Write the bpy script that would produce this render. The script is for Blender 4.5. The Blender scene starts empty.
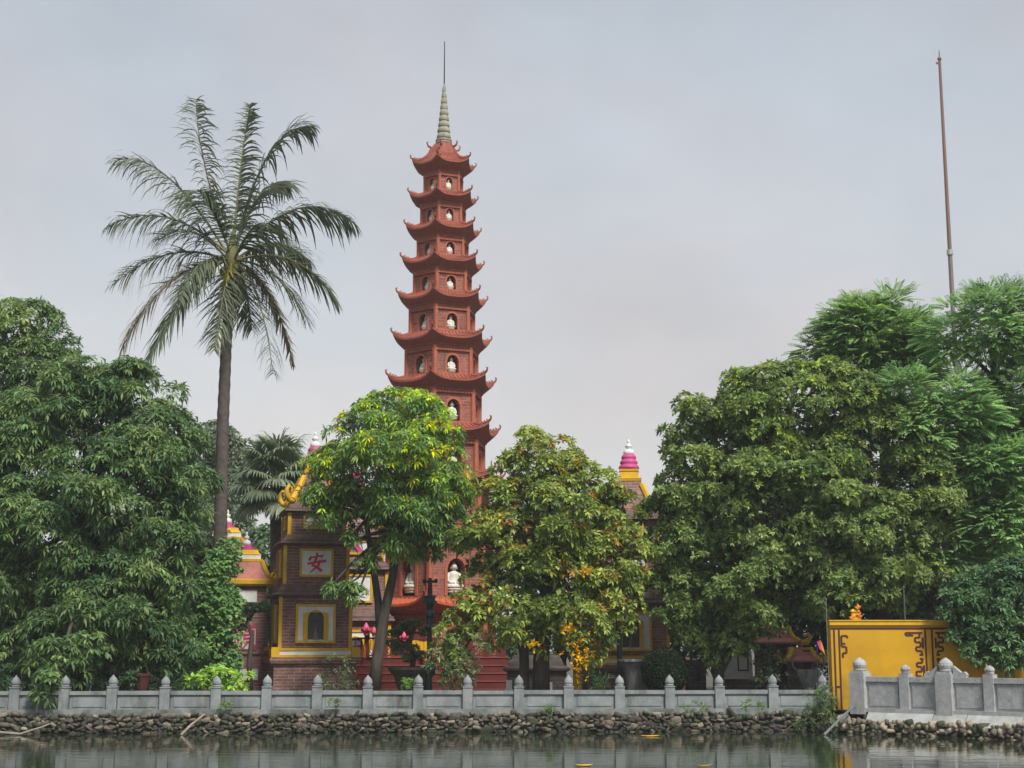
import bpy, bmesh, math, random
import numpy as np
from mathutils import Vector, Matrix
R = math.radians
sc = bpy.context.scene
col = sc.collection
rng = np.random.default_rng(7)
rnd = random.Random(11)

# ------------------------------------------------------------------ camera
F = 1480.0; TH = R(10.19); H = 2.15
cam = bpy.data.objects.new('camera', bpy.data.cameras.new('camera'))
col.objects.link(cam)
cam.location = (0, 0, H); cam.rotation_euler = (R(90) + TH, 0, 0)
cam.data.sensor_width = 36; cam.data.lens = F / 1024 * 36
cam.data.clip_start = 0.1; cam.data.clip_end = 6000
sc.camera = cam

# ------------------------------------------------------------------ sky, sun, exposure
SUN_EL, SUN_AZ = R(50), R(152)      # sun high behind the camera's right shoulder (veiled by cloud)
world = bpy.data.worlds.new('World'); sc.world = world; world.use_nodes = True
wt = world.node_tree; wn = wt.nodes; wl = wt.links; wn.clear()
wo = wn.new('ShaderNodeOutputWorld'); bg = wn.new('ShaderNodeBackground'); bg.inputs[1].default_value = 0.1
sky = wn.new('ShaderNodeTexSky'); sky.sky_type = 'NISHITA'; sky.sun_disc = False
sky.sun_elevation = SUN_EL; sky.sun_rotation = SUN_AZ
tc = wn.new('ShaderNodeTexCoord'); sp = wn.new('ShaderNodeSeparateXYZ'); wl.new(tc.outputs['Generated'], sp.inputs[0])
rp = wn.new('ShaderNodeValToRGB'); e = rp.color_ramp.elements
e[0].position = 0.0; e[0].color = (.66, .665, .635, 1); e[1].position = .46; e[1].color = (.455, .495, .53, 1)
x = e.new(.17); x.color = (.635, .63, .612, 1)
x = e.new(.30); x.color = (.565, .565, .575, 1)
wl.new(sp.outputs[2], rp.inputs[0])
mp = wn.new('ShaderNodeMapping'); mp.inputs['Scale'].default_value = (2.6, 2.6, 4.5); mp.inputs['Location'].default_value = (3.1, .4, 1.7)
wl.new(tc.outputs['Generated'], mp.inputs[0])
nz = wn.new('ShaderNodeTexNoise'); nz.inputs['Scale'].default_value = 1.6; nz.inputs['Detail'].default_value = 5; nz.inputs['Roughness'].default_value = .55
wl.new(mp.outputs[0], nz.inputs['Vector'])
mr = wn.new('ShaderNodeMapRange'); mr.inputs[1].default_value = .3; mr.inputs[2].default_value = .72; mr.inputs[3].default_value = 5.45; mr.inputs[4].default_value = 6.6
wl.new(nz.outputs[0], mr.inputs[0])
vm = wn.new('ShaderNodeVectorMath'); vm.operation = 'SCALE'; wl.new(rp.outputs[0], vm.inputs[0]); wl.new(mr.outputs[0], vm.inputs['Scale'])
n2 = wn.new('ShaderNodeTexNoise'); n2.inputs['Scale'].default_value = 1.1; n2.inputs['Detail'].default_value = 3; wl.new(mp.outputs[0], n2.inputs['Vector'])
r2 = wn.new('ShaderNodeValToRGB'); r2.color_ramp.elements[0].position = .38; r2.color_ramp.elements[0].color = (.95, 1.0, 1.05, 1); r2.color_ramp.elements[1].position = .62; r2.color_ramp.elements[1].color = (1.035, .985, .995, 1)
wl.new(n2.outputs[0], r2.inputs[0]); v2 = wn.new('ShaderNodeVectorMath'); v2.operation = 'MULTIPLY'; wl.new(vm.outputs[0], v2.inputs[0]); wl.new(r2.outputs[0], v2.inputs[1]); vm = v2
mx = wn.new('ShaderNodeMix'); mx.data_type = 'RGBA'; mx.inputs['Factor'].default_value = .93
wl.new(sky.outputs[0], mx.inputs['A']); wl.new(vm.outputs[0], mx.inputs['B'])
wl.new(mx.outputs['Result'], bg.inputs[0]); wl.new(bg.outputs[0], wo.inputs[0])

sl = bpy.data.lights.new('sun', 'SUN'); sl.energy = 2.4; sl.angle = R(12); sl.color = (1, .955, .88)
so = bpy.data.objects.new('sun', sl); col.objects.link(so)
d = Vector((math.sin(SUN_AZ) * math.cos(SUN_EL), math.cos(SUN_AZ) * math.cos(SUN_EL), math.sin(SUN_EL)))
so.rotation_euler = (-d).to_track_quat('-Z', 'Y').to_euler()
sc.view_settings.view_transform = 'Standard'; sc.view_settings.look = 'None'
sc.view_settings.exposure = 0.86; sc.view_settings.gamma = 1.0
sc.render.resolution_x = 1024; sc.render.resolution_y = 768
sc.cycles.max_bounces = 6; sc.cycles.transparent_max_bounces = 4

# ------------------------------------------------------------------ helpers
def wp(px, py, Y):
    """world point on the ground-forward distance Y for a place measured in the photo"""
    u = (px - 512) / F; v = (384 - py) / F
    k = Y / (math.cos(TH) - v * math.sin(TH))
    return Vector((u * k, Y, H + k * (math.sin(TH) + v * math.cos(TH))))
def zof(py, Y): return wp(512, py, Y).z
def mpp(py, Y):                       # metres per picture pixel
    v = (384 - py) / F
    return Y / (math.cos(TH) - v * math.sin(TH)) / F

class MB:
    def __init__(s): s.v = []; s.f = []; s.m = []; s.mi = 0
    def add(s, vs, fs):
        o = len(s.v); s.v += [tuple(p) for p in vs]
        for f in fs: s.f.append([i + o for i in f]); s.m.append(s.mi)
    def box(s, x0, x1, y0, y1, z0, z1, taper=0.0):
        t = taper
        s.add([(x0, y0, z0), (x1, y0, z0), (x1, y1, z0), (x0, y1, z0), (x0 + t, y0 + t, z1), (x1 - t, y0 + t, z1), (x1 - t, y1 - t, z1), (x0 + t, y1 - t, z1)],
              [(0, 3, 2, 1), (4, 5, 6, 7), (0, 1, 5, 4), (1, 2, 6, 5), (2, 3, 7, 6), (3, 0, 4, 7)])
    def rings(s, rings, cap0=True, cap1=True):
        n = len(rings[0]); o = []
        vs = [p for r in rings for p in r]; fs = []
        for k in range(len(rings) - 1):
            for i in range(n):
                j = (i + 1) % n
                fs.append((k * n + i, k * n + j, (k + 1) * n + j, (k + 1) * n + i))
        if cap0: fs.append(tuple(range(n))[::-1])
        if cap1: fs.append(tuple((len(rings) - 1) * n + i for i in range(n)))
        s.add(vs, fs)
    def lathe(s, c, prof, n=12, sx=1, sy=1):
        s.rings([[(c[0] + r * sx * math.cos(2 * math.pi * i / n), c[1] + r * sy * math.sin(2 * math.pi * i / n), c[2] + z) for i in range(n)] for r, z in prof])
    def poly(s, c, prof, angs, sq=1.0):   # prismatic stack: (radius to vertex, z) with vertices at angles
        s.rings([[(c[0] + r * math.sin(a), c[1] - r * math.cos(a), c[2] + z) for a in angs] for r, z in prof])
    def square(s, prof, c=(0, 0)):        # (half width, z)
        s.rings([[(c[0] - w, c[1] - w, z), (c[0] + w, c[1] - w, z), (c[0] + w, c[1] + w, z), (c[0] - w, c[1] + w, z)] for w, z in prof])
    def tube(s, pts, rad, n=8, cap=True):
        pts = [Vector(p) for p in pts]; rs = []
        if not hasattr(rad, '__len__'): rad = [rad] * len(pts)
        ref = Vector((0.31, .95, .1))
        for i, p in enumerate(pts):
            t = (pts[min(i + 1, len(pts) - 1)] - pts[max(i - 1, 0)])
            t = t.normalized() if t.length > 1e-9 else Vector((0, 0, 1))
            a = t.cross(ref)
            if a.length < .05: a = t.cross(Vector((1, 0, 0)))
            a.normalize(); b = t.cross(a)
            rs.append([p + (a * math.cos(2 * math.pi * k / n) + b * math.sin(2 * math.pi * k / n)) * rad[i] for k in range(n)])
        s.rings(rs, cap, cap)
    def build(s, name, mats, parent=None, smooth=False, world=False):
        if not isinstance(mats, (list, tuple)): mats = [mats]
        me = bpy.data.meshes.new(name)
        off = Vector(parent.location) if (world and parent) else Vector((0, 0, 0))
        me.from_pydata([tuple(Vector(p) - off) for p in s.v], [], s.f)
        for m in mats: me.materials.append(m)
        if len(mats) > 1: me.polygons.foreach_set('material_index', s.m)
        if smooth: me.polygons.foreach_set('use_smooth', [True] * len(me.polygons))
        bm = bmesh.new(); bm.from_mesh(me); bmesh.ops.recalc_face_normals(bm, faces=bm.faces); bm.to_mesh(me); bm.free()
        o = bpy.data.objects.new(name, me); col.objects.link(o)
        if parent: o.parent = parent
        return o
def tag(o, label=None, cat=None, group=None, kind=None):
    if label: o['label'] = label
    if cat: o['category'] = cat
    if group: o['group'] = group
    if kind: o['kind'] = kind
    return o
def thing(name, label, cat, loc=(0, 0, 0), rz=0, group=None):
    o = bpy.data.objects.new(name, None); col.objects.link(o); o.empty_display_size = .2
    o.location = loc; o.rotation_euler = (0, 0, rz)
    return tag(o, label, cat, group)
def copy_tree(o, parent=None):
    c = o.copy(); col.objects.link(c); c.parent = parent
    for ch in list(o.children): copy_tree(ch, c)
    return c

# ------------------------------------------------------------------ materials
MATS = {}
def mat(name, c, rough=.75, c2=None, scale=6, bump=0, bscale=None, stain=None, brick=None, spec=.4, streak=False, damp=None):
    if name in MATS: return MATS[name]
    m = bpy.data.materials.new(name); m.use_nodes = True; MATS[name] = m
    nt = m.node_tree; n = nt.nodes; l = nt.links; b = n['Principled BSDF']
    b.inputs['Roughness'].default_value = rough; b.inputs['Specular IOR Level'].default_value = spec
    t = n.new('ShaderNodeTexCoord'); vec = t.outputs['Object']
    oi = n.new('ShaderNodeObjectInfo'); os_ = n.new('ShaderNodeVectorMath'); os_.operation = 'SCALE'; os_.inputs[0].default_value = (37, 19, 11); l.new(oi.outputs['Random'], os_.inputs['Scale'])
    oa_ = n.new('ShaderNodeVectorMath'); l.new(vec, oa_.inputs[0]); l.new(os_.outputs[0], oa_.inputs[1]); nvec = oa_.outputs[0]
    if c2 is None: c2 = tuple(k * .72 for k in c)
    nz = n.new('ShaderNodeTexNoise'); nz.inputs['Scale'].default_value = scale; nz.inputs['Detail'].default_value = 6; nz.inputs['Roughness'].default_value = .65
    if streak:
        mpn = n.new('ShaderNodeMapping'); mpn.inputs['Scale'].default_value = (1, 1, .18); l.new(nvec, mpn.inputs[0]); l.new(mpn.outputs[0], nz.inputs['Vector'])
    else: l.new(nvec, nz.inputs['Vector'])
    cr = n.new('ShaderNodeValToRGB'); cr.color_ramp.elements[0].position = .34; cr.color_ramp.elements[1].position = .66
    cr.color_ramp.elements[0].color = (*c2, 1); cr.color_ramp.elements[1].color = (*c, 1)
    l.new(nz.outputs[0], cr.inputs[0]); out = cr.outputs[0]
    if brick:
        bw, bh, mort, mc = brick
        s3 = n.new('ShaderNodeSeparateXYZ'); l.new(vec, s3.inputs[0])
        ad = n.new('ShaderNodeMath'); l.new(s3.outputs[0], ad.inputs[0]); l.new(s3.outputs[1], ad.inputs[1])
        cb = n.new('ShaderNodeCombineXYZ'); l.new(ad.outputs[0], cb.inputs[0]); l.new(s3.outputs[2], cb.inputs[1])
        bt = n.new('ShaderNodeTexBrick'); bt.inputs['Scale'].default_value = 1; bt.inputs['Brick Width'].default_value = bw; bt.inputs['Row Height'].default_value = bh
        bt.inputs['Mortar Size'].default_value = mort; bt.inputs['Color1'].default_value = (1, 1, 1, 1); bt.inputs['Color2'].default_value = (.62, .62, .66, 1); bt.inputs['Mortar'].default_value = (*mc, 1)
        l.new(cb.outputs[0], bt.inputs['Vector'])
        mm = n.new('ShaderNodeMix'); mm.data_type = 'RGBA'; mm.blend_type = 'MULTIPLY'; mm.inputs['Factor'].default_value = 1
        l.new(out, mm.inputs['A']); l.new(bt.outputs[0], mm.inputs['B']); out = mm.outputs['Result']
    if stain:
        n2 = n.new('ShaderNodeTexNoise'); n2.inputs['Scale'].default_value = stain[1]; n2.inputs['Detail'].default_value = 8; n2.inputs['Roughness'].default_value = .7
        mp2 = n.new('ShaderNodeMapping'); mp2.inputs['Scale'].default_value = (1, 1, .35); l.new(nvec, mp2.inputs[0]); l.new(mp2.outputs[0], n2.inputs['Vector'])
        r2 = n.new('ShaderNodeMapRange'); r2.inputs[1].default_value = .5; r2.inputs[2].default_value = .72; r2.inputs[4].default_value = stain[2]
        l.new(n2.outputs[0], r2.inputs[0])
        m2 = n.new('ShaderNodeMix'); m2.data_type = 'RGBA'; l.new(r2.outputs[0], m2.inputs['Factor']); l.new(out, m2.inputs['A']); m2.inputs['B'].default_value = (*stain[0], 1); out = m2.outputs['Result']
    if damp:                                # grime rising from the foot
        dc, dh = damp
        s4 = n.new('ShaderNodeSeparateXYZ'); l.new(vec, s4.inputs[0])
        n4 = n.new('ShaderNodeTexNoise'); n4.inputs['Scale'].default_value = 3; n4.inputs['Detail'].default_value = 7; l.new(nvec, n4.inputs['Vector'])
        a4 = n.new('ShaderNodeMapRange'); a4.inputs[1].default_value = 0; a4.inputs[2].default_value = dh; a4.inputs[3].default_value = .75; a4.inputs[4].default_value = .0; l.new(s4.outputs[2], a4.inputs[0])
        b4 = n.new('ShaderNodeMapRange'); b4.inputs[1].default_value = .38; b4.inputs[2].default_value = .66; l.new(n4.outputs[0], b4.inputs[0])
        m5 = n.new('ShaderNodeMath'); m5.operation = 'MULTIPLY'; l.new(a4.outputs[0], m5.inputs[0]); l.new(b4.outputs[0], m5.inputs[1])
        m4 = n.new('ShaderNodeMix'); m4.data_type = 'RGBA'; l.new(m5.outputs[0], m4.inputs['Factor']); l.new(out, m4.inputs['A']); m4.inputs['B'].default_value = (*dc, 1); out = m4.outputs['Result']
    l.new(out, b.inputs['Base Color'])
    if bump:
        n3 = n.new('ShaderNodeTexNoise'); n3.inputs['Scale'].default_value = bscale or scale * 4; n3.inputs['Detail'].default_value = 5; l.new(vec, n3.inputs['Vector'])
        bp = n.new('ShaderNodeBump'); bp.inputs['Strength'].default_value = bump; bp.inputs['Distance'].default_value = .03
        l.new(n3.outputs[0], bp.inputs['Height']); l.new(bp.outputs[0], b.inputs['Normal'])
    return m

def leafmat(name, rough=.5, trans=.3, spec=.22, gain=2.6):
    m = bpy.data.materials.new(name); m.use_nodes = True; nt = m.node_tree; n = nt.nodes; l = nt.links
    b = n['Principled BSDF']; b.inputs['Roughness'].default_value = rough; b.inputs['Specular IOR Level'].default_value = spec
    a = n.new('ShaderNodeAttribute'); a.attribute_name = 'Col'
    gn = n.new('ShaderNodeVectorMath'); gn.operation = 'SCALE'; gn.inputs['Scale'].default_value = gain; l.new(a.outputs['Color'], gn.inputs[0]); hv_ = n.new('ShaderNodeHueSaturation'); hv_.inputs['Saturation'].default_value = 1.08; l.new(gn.outputs[0], hv_.inputs['Color']); gc = hv_.outputs[0]
    l.new(gc, b.inputs['Base Color'])
    tr = n.new('ShaderNodeBsdfTranslucent'); hs = n.new('ShaderNodeHueSaturation'); hs.inputs['Hue'].default_value = .485; hs.inputs['Value'].default_value = 1.5
    l.new(gc, hs.inputs['Color']); l.new(hs.outputs[0], tr.inputs[0])
    ms = n.new('ShaderNodeMixShader'); ms.inputs[0].default_value = trans
    l.new(b.outputs[0], ms.inputs[1]); l.new(tr.outputs[0], ms.inputs[2]); l.new(ms.outputs[0], n['Material Output'].inputs[0])
    return m
LEAF = leafmat('leaf'); FROND = leafmat('frond_leaf', .42, .2, .35, 1.5); PETAL = leafmat('petal', .6, .3, .2, 1.0)
BARK = mat('bark', (.10, .082, .065), .9, (.045, .038, .032), 9, .6, 30, streak=True)
PALMBARK = mat('palm_bark', (.125, .105, .092), .9, (.06, .052, .048), 7, .5, 26)
STONE = mat('grey_stone', (.295, .318, .322), .8, (.185, .205, .215), 2.0, .3, 40, stain=((.07, .078, .062), 1.5, 1.0), damp=((.06, .075, .05), .22))
STONE2 = mat('pale_carved_stone', (.46, .465, .46), .8, (.32, .325, .33), 7, .35, 34, stain=((.15, .15, .14), 3.0, .6))
LEDGE = mat('ledge_stone', (.50, .50, .48), .8, (.34, .345, .34), 2.0, .2, 20, stain=((.16, .16, .14), 2.0, .7))
BRICK = mat('red_brick', (.37, .15, .11), .85, (.25, .10, .075), 5, .3, 30, brick=(.42, .115, .018, (1.25, 1.15, 1.1)), stain=((.12, .07, .06), .9, .8))
TRIM = mat('terracotta_trim', (.47, .14, .075), .8, (.34, .098, .056), 6, .2, 30)
ROOF = mat('terracotta_roof', (.37, .105, .064), .75, (.25, .068, .046), 4, .3, 30, stain=((.10, .055, .045), 1.1, .85))
ROOFNEW = mat('orange_roof_tile', (.55, .135, .05), .7, (.42, .10, .042), 7, .3, 30)
SOFF = mat('soffit_red', (.35, .125, .088), .85, (.25, .088, .066), 6)
OLDBRICK = mat('old_brick', (.30, .165, .135), .88, (.165, .096, .082), 2.2, .35, 30, brick=(.36, .10, .013, (1.5, 1.55, 1.55)), stain=((.055, .045, .042), 1.5, .8))
PINKBRICK = mat('pink_brick', (.34, .20, .17), .88, (.22, .125, .11), 2.5, .3, 30, brick=(.36, .10, .013, (1.35, 1.35, 1.35)), stain=((.10, .08, .07), 1.4, .7))
MOSSBRICK = mat('weathered_brick', (.22, .175, .155), .9, (.11, .09, .08), 3.5, .4, 30, brick=(.42, .12, .015, (.6, .6, .6)))
CORN = mat('weathered_cornice', (.20, .125, .105), .9, (.10, .07, .062), 4, .3, 25)
YEL = mat('yellow_paint', (.72, .43, .012), .6, (.60, .34, .010), 5, stain=((.25, .16, .03), 3, .35))
WALLY = mat('ochre_wall_paint', (.62, .345, .006), .75, (.52, .28, .008), .9, .15, 14, stain=((.26, .15, .03), 1.0, .6), damp=((.13, .10, .035), 1.3))
MAROON = mat('maroon_paint', (.085, .022, .018), .7)
WHITE = mat('white_plaster', (.80, .81, .78), .7, (.68, .69, .67), 5, stain=((.42, .42, .40), 2.5, .4))
CREAM = mat('statue_white', (.72, .70, .63), .5, (.58, .56, .50), 9)
PINK = mat('pink_paint', (.60, .085, .27), .6, (.48, .06, .2), 8)
PINK2 = mat('hot_pink', (.85, .14, .28), .5, (.75, .1, .24), 8)
SALMON = mat('salmon_roof', (.52, .20, .155), .7, (.40, .15, .12), 5)
CHARRED = mat('red_character_paint', (.62, .03, .085), .6, (.5, .025, .07), 9)
SPIRE = mat('pale_spire', (.38, .37, .28), .8, (.24, .235, .165), 5, .2, 20)
IRON = mat('dark_iron', (.035, .036, .036), .6)
GREENIRON = mat('green_iron', (.012, .045, .042), .5, (.008, .030, .03), 8)
REDP = mat('dark_red_paint', (.16, .026, .022), .7, (.10, .018, .016), 6)
REDP2 = mat('red_step_edge', (.30, .075, .06), .7)
RUST = mat('rusty_pole', (.25, .15, .115), .7, (.19, .11, .09), 1.2, streak=True)
PALEM = mat('pale_metal', (.45, .46, .47), .5)
OPENSHADE = mat('painted_opening_shade', (.05, .042, .04), .9)  # dark colour standing in for the shade inside doorways and slits
WOOD = mat('dead_wood', (.36, .31, .25), .85, (.25, .21, .17), 6)
YFLOW = mat('yellow_petal', (.80, .48, .01), .6, (.74, .38, .01), 12)
ORANGE = mat('orange_cloth', (.75, .24, .015), .7)

# ------------------------------------------------------------------ setting: water, ground
LY0, LSL = 40.55, .053                 # shoreline: Y = LY0 + LSL * X
def shoreY(X): return LY0 + LSL * X
def rbal(px):                          # the right-hand terrace edge swings towards the camera
    a = wp(858, 733, 39.9); b = wp(1024, 733, 36.9)
    t = (px - 858) / (1024 - 858)
    # place along the line so that it projects to px
    u = (px - 512) / F / (math.cos(TH) + .236 * math.sin(TH))
    dx, dy = b.x - a.x, b.y - a.y
    s = (u * a.y - a.x) / (dx - u * dy)
    return Vector((a.x + s * dx, a.y + s * dy, 0))
RA, RB = rbal(858), rbal(1024)
RD = (RB - RA).normalized(); RN = Vector((RD.y, -RD.x, 0))   # RN points to the water
if RN.y > 0: RN = -RN
wm = bpy.data.materials.new('lake_water'); wm.use_nodes = True
n = wm.node_tree.nodes; l = wm.node_tree.links; b = n['Principled BSDF']
b.inputs['Base Color'].default_value = (.022, .034, .017, 1); b.inputs['Roughness'].default_value = .03; b.inputs['IOR'].default_value = 1.33
t = n.new('ShaderNodeTexCoord'); mpn = n.new('ShaderNodeMapping'); mpn.inputs['Scale'].default_value = (.55, 1.5, 1); l.new(t.outputs['Object'], mpn.inputs[0])
z1 = n.new('ShaderNodeTexNoise'); z1.inputs['Scale'].default_value = 1.6; z1.inputs['Detail'].default_value = 3; l.new(mpn.outputs[0], z1.inputs['Vector'])
bp = n.new('ShaderNodeBump'); bp.inputs['Strength'].default_value = .12; bp.inputs['Distance'].default_value = .05
l.new(z1.outputs[0], bp.inputs['Height']); l.new(bp.outputs[0], b.inputs['Normal'])
w = MB(); w.add([(-900, -600, 0), (900, -600, 0), (900, 60, 0), (-900, 60, 0)], [(0, 1, 2, 3)])
tag(w.build('lake_water', wm), kind='structure')
GZ = .56
g = MB()
XR = RA.x + .3
far = RA + RD * 60
g.add([(-900, shoreY(-900) + .35, GZ), (XR - 2.2, shoreY(XR - 2.2) + .35, GZ), (RA.x + .2, RA.y + .45, GZ), (far.x, far.y + .45, GZ), (900, far.y + .45, GZ), (900, 2500, GZ), (-900, 2500, GZ)], [(0, 1, 2, 3, 4, 5, 6)])
GROUND = mat('ground_earth', (.12, .105, .085), .95, (.065, .062, .045), 1.2, .4, 12)
tag(g.build('ground', GROUND), kind='structure')

# ------------------------------------------------------------------ coloured numpy meshes (rocks, leaves)
def np_mesh(name, V, faces, C, m, parent=None, smooth=False):
    """V (n,3), faces (k,3 or 4), C (n,3) vertex colours"""
    me = bpy.data.meshes.new(name); nv, nf, w = len(V), len(faces), faces.shape[1]
    me.vertices.add(nv); me.vertices.foreach_set('co', np.ascontiguousarray(V, dtype=np.float32).ravel())
    me.loops.add(nf * w); me.loops.foreach_set('vertex_index', np.ascontiguousarray(faces, dtype=np.int32).ravel())
    me.polygons.add(nf); me.polygons.foreach_set('loop_start', np.arange(0, nf * w, w, dtype=np.int32))
    if smooth: me.polygons.foreach_set('use_smooth', np.ones(nf, dtype=bool))
    a = me.color_attributes.new('Col', 'FLOAT_COLOR', 'POINT')
    a.data.foreach_set('color', np.hstack([C, np.ones((nv, 1))]).astype(np.float32).ravel())
    me.update(calc_edges=True); me.validate()
    me.materials.append(m)
    o = bpy.data.objects.new(name, me); col.objects.link(o)
    if parent: o.parent = parent
    return o
ROCKM = bpy.data.materials.new('wall_rock'); ROCKM.use_nodes = True
n = ROCKM.node_tree.nodes; l = ROCKM.node_tree.links; b = n['Principled BSDF']; b.inputs['Roughness'].default_value = .85
a = n.new('ShaderNodeAttribute'); a.attribute_name = 'Col'; nz = n.new('ShaderNodeTexNoise'); nz.inputs['Scale'].default_value = 9; nz.inputs['Detail'].default_value = 6
t = n.new('ShaderNodeTexCoord'); l.new(t.outputs['Object'], nz.inputs['Vector'])
mr = n.new('ShaderNodeMapRange'); mr.inputs[1].default_value = .3; mr.inputs[2].default_value = .7; mr.inputs[3].default_value = .5; mr.inputs[4].default_value = 1.2; l.new(nz.outputs[0], mr.inputs[0])
vm = n.new('ShaderNodeVectorMath'); vm.operation = 'SCALE'; l.new(a.outputs['Color'], vm.inputs[0]); l.new(mr.outputs[0], vm.inputs['Scale']); l.new(vm.outputs[0], b.inputs['Base Color'])
bp = n.new('ShaderNodeBump'); bp.inputs['Strength'].default_value = .5; bp.inputs['Distance'].default_value = .03; l.new(nz.outputs[0], bp.inputs['Height']); l.new(bp.outputs[0], b.inputs['Normal'])
def ico(sub):
    bm = bmesh.new(); bmesh.ops.create_icosphere(bm, subdivisions=sub, radius=1)
    V = np.array([v.co for v in bm.verts]); Fc = np.array([[v.index for v in f.verts] for f in bm.faces]); bm.free(); return V, Fc
ICOV, ICOF = ico(2)
def rocks(places):
    Vs, Fs, Cs = [], [], []
    for i, (p, s, c) in enumerate(places):
        ph = rng.uniform(0, 6, 3); fr = rng.uniform(1.2, 2.6, 3)
        r = 1 + .05 * rng.normal(0, 1, len(ICOV)) + .16 * np.sin(ICOV @ fr * 1.7 + ph[0]) + .10 * np.sin(ICOV[:, [1, 2, 0]] @ fr * 2.6 + ph[1]) + rng.normal(0, .03, len(ICOV))
        v = np.clip(ICOV * r[:, None], -.70, .70) * 1.12 * np.array(s)
        an = rng.normal(0, .35); ca, sa = math.cos(an), math.sin(an)
        v[:, [0, 2]] = v[:, [0, 2]] @ np.array([[ca, sa], [-sa, ca]])
        Vs.append(v + np.array(p)); Fs.append(ICOF + i * len(ICOV)); Cs.append(np.tile(c, (len(ICOV), 1)))
    return np.vstack(Vs), np.vstack(Fs), np.vstack(Cs)
PAL = np.array([(.30, .25, .18), (.36, .31, .235), (.20, .17, .13), (.13, .115, .09), (.10, .09, .075), (.25, .20, .135), (.40, .36, .29)])
def seawall(name, label, A, B, nrm, ztop, pale, gain=.85):
    ztop -= .05
    """rubble retaining wall from A to B (nrm points to the water)"""
    root = thing(name, label, 'wall', (A.x, A.y, 0))
    D = (B - A); L = D.length; D = D / L
    pl = []
    z = -.08; row = 0
    while z < ztop - .02:
        h = rng.uniform(.075, .125) * (1.25 if gain > 1.2 else 1); s = rng.uniform(0, .2)
        while s < L:
            wd = rng.uniform(.07, .27); hh = h * rng.uniform(.6, 1.35)
            if rng.random() < .06: wd *= 1.7; hh *= 1.7
            p = A + D * (s + wd / 2) + nrm * (.16 - .10 * z + rng.normal(0, .02)); pz = z + h / 2 + rng.normal(0, .03)
            pal = gain * PAL[rng.choice(len(PAL), p=pale)] * rng.uniform(.5, 1.15)
            if rng.random() < .2: pal = np.array((.06, .075, .04))
            if pz < .10: pal = pal * .55          # algae-dark stones at the waterline
            pl.append(((p.x, p.y, pz), (wd * .56, .12, hh * .60), pal)); s += wd * rng.uniform(.78, 1.0)
        z += h * .80; row += 1
    V, Fc, C = rocks(pl)
    np_mesh('stonework', V - np.array((A.x, A.y, 0)), Fc, C, ROCKM, root)
    q = MB(); i0, i1 = A + nrm * .12, B + nrm * .12; o0, o1 = A - nrm * .5, B - nrm * .5
    q.add([(p.x, p.y, zz) for zz in (-.6, ztop) for p in (i0, i1, o1, o0)], [(0, 1, 5, 4), (1, 2, 6, 5), (2, 3, 7, 6), (3, 0, 4, 7), (4, 5, 6, 7)])
    q.build('mortar_core', mat('wall_mortar', (.085, .075, .055), .95, (.04, .04, .028), 6, .5, 20), root, world=True)
    return root
BAL_Z = zof(711.5, 40.6)
S0, S1 = Vector((-19, shoreY(-19), 0)), Vector((9.35, shoreY(9.35), 0))
nS = Vector((LSL, -1, 0)).normalized()
seawall('stone_sea_wall', 'long dark rubble stone retaining wall at the water below the grey balustrade', S0, S1, nS, BAL_Z - .02, [.08, .07, .18, .26, .33, .05, .03])
RZ = zof(721, 39.8)
seawall('stone_sea_wall', 'short tan rubble stone wall under the pale terrace ledge at right', RA - RD * .75, RA + RD * 12, RN, RZ, [.26, .22, .14, .06, .04, .18, .10], 1.3)

# ------------------------------------------------------------------ grey balustrade on the long wall
ang = math.atan(LSL)
def local_x(px, y=700):                 # distance along the shoreline for a picture column
    u = (px - 512) / F / (math.cos(TH) - (384 - y) / F * math.sin(TH))
    X = u * LY0 / (1 - u * LSL)
    return (X - S0.x) / math.cos(ang)
bal = thing('stone_balustrade', 'long grey stone balustrade with pointed posts along the lake edge', 'balustrade', (S0.x, S0.y, BAL_Z), ang)
zr = zof(690.5, 40.6) - BAL_Z; zp = zof(674.5, 40.6) - BAL_Z
q = MB(); q.box(-.5, local_x(834), -.10, .34, -.10, .075); q.build('base_kerb', STONE, bal)
posts = [14 - 51, 14, 64, 112, 165, 216, 266.5, 317, 368, 418, 468, 519, 569, 620, 670, 720, 773, 824]
q = MB()
q.box(-.13, .13, -.05, .21, -.03, zr + .06); q.box(-.11, .11, -.03, .19, zr + .06, zr + .085); q.box(-.135, .135, -.055, .215, zr + .085, zr + .12)
q.lathe((0, .08, zr + .12), [(.105, 0), (.118, .025), (.10, .05), (.118, .07), (.124, .11), (.112, .16), (.082, .215), (.04, .255), (.008, zp - zr - .12)], 12)
pm = q.build('post', STONE, bal)
first = True
for px in posts:
    o = pm if first else pm.copy()
    if not first: col.objects.link(o); o.parent = bal
    first = False
    o.location = (local_x(px) + rnd.uniform(-.01, .01), 0, rnd.uniform(-.012, .008)); o.rotation_euler = (rnd.uniform(-.012, .012), rnd.uniform(-.012, .012), rnd.uniform(-.02, .02))
for a_, b_ in zip(posts[:-1], posts[1:]):
    xa, xb = local_x(a_) + .135, local_x(b_) - .135
    q = MB(); j = rnd.uniform(-.008, .008)
    q.box(xa, xb, .05 + j, .14 + j, .076, zr - .098); q.box(xa + .09, xb - .09, .03 + j, .05 + j, .14, zr - .16)
    q.build('panel', STONE, bal)
    q = MB(); q.box(xa, xb, -.01, .19, zr - .097, zr + rnd.uniform(-.006, .008)); q.build('top_rail', STONE, bal)

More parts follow.
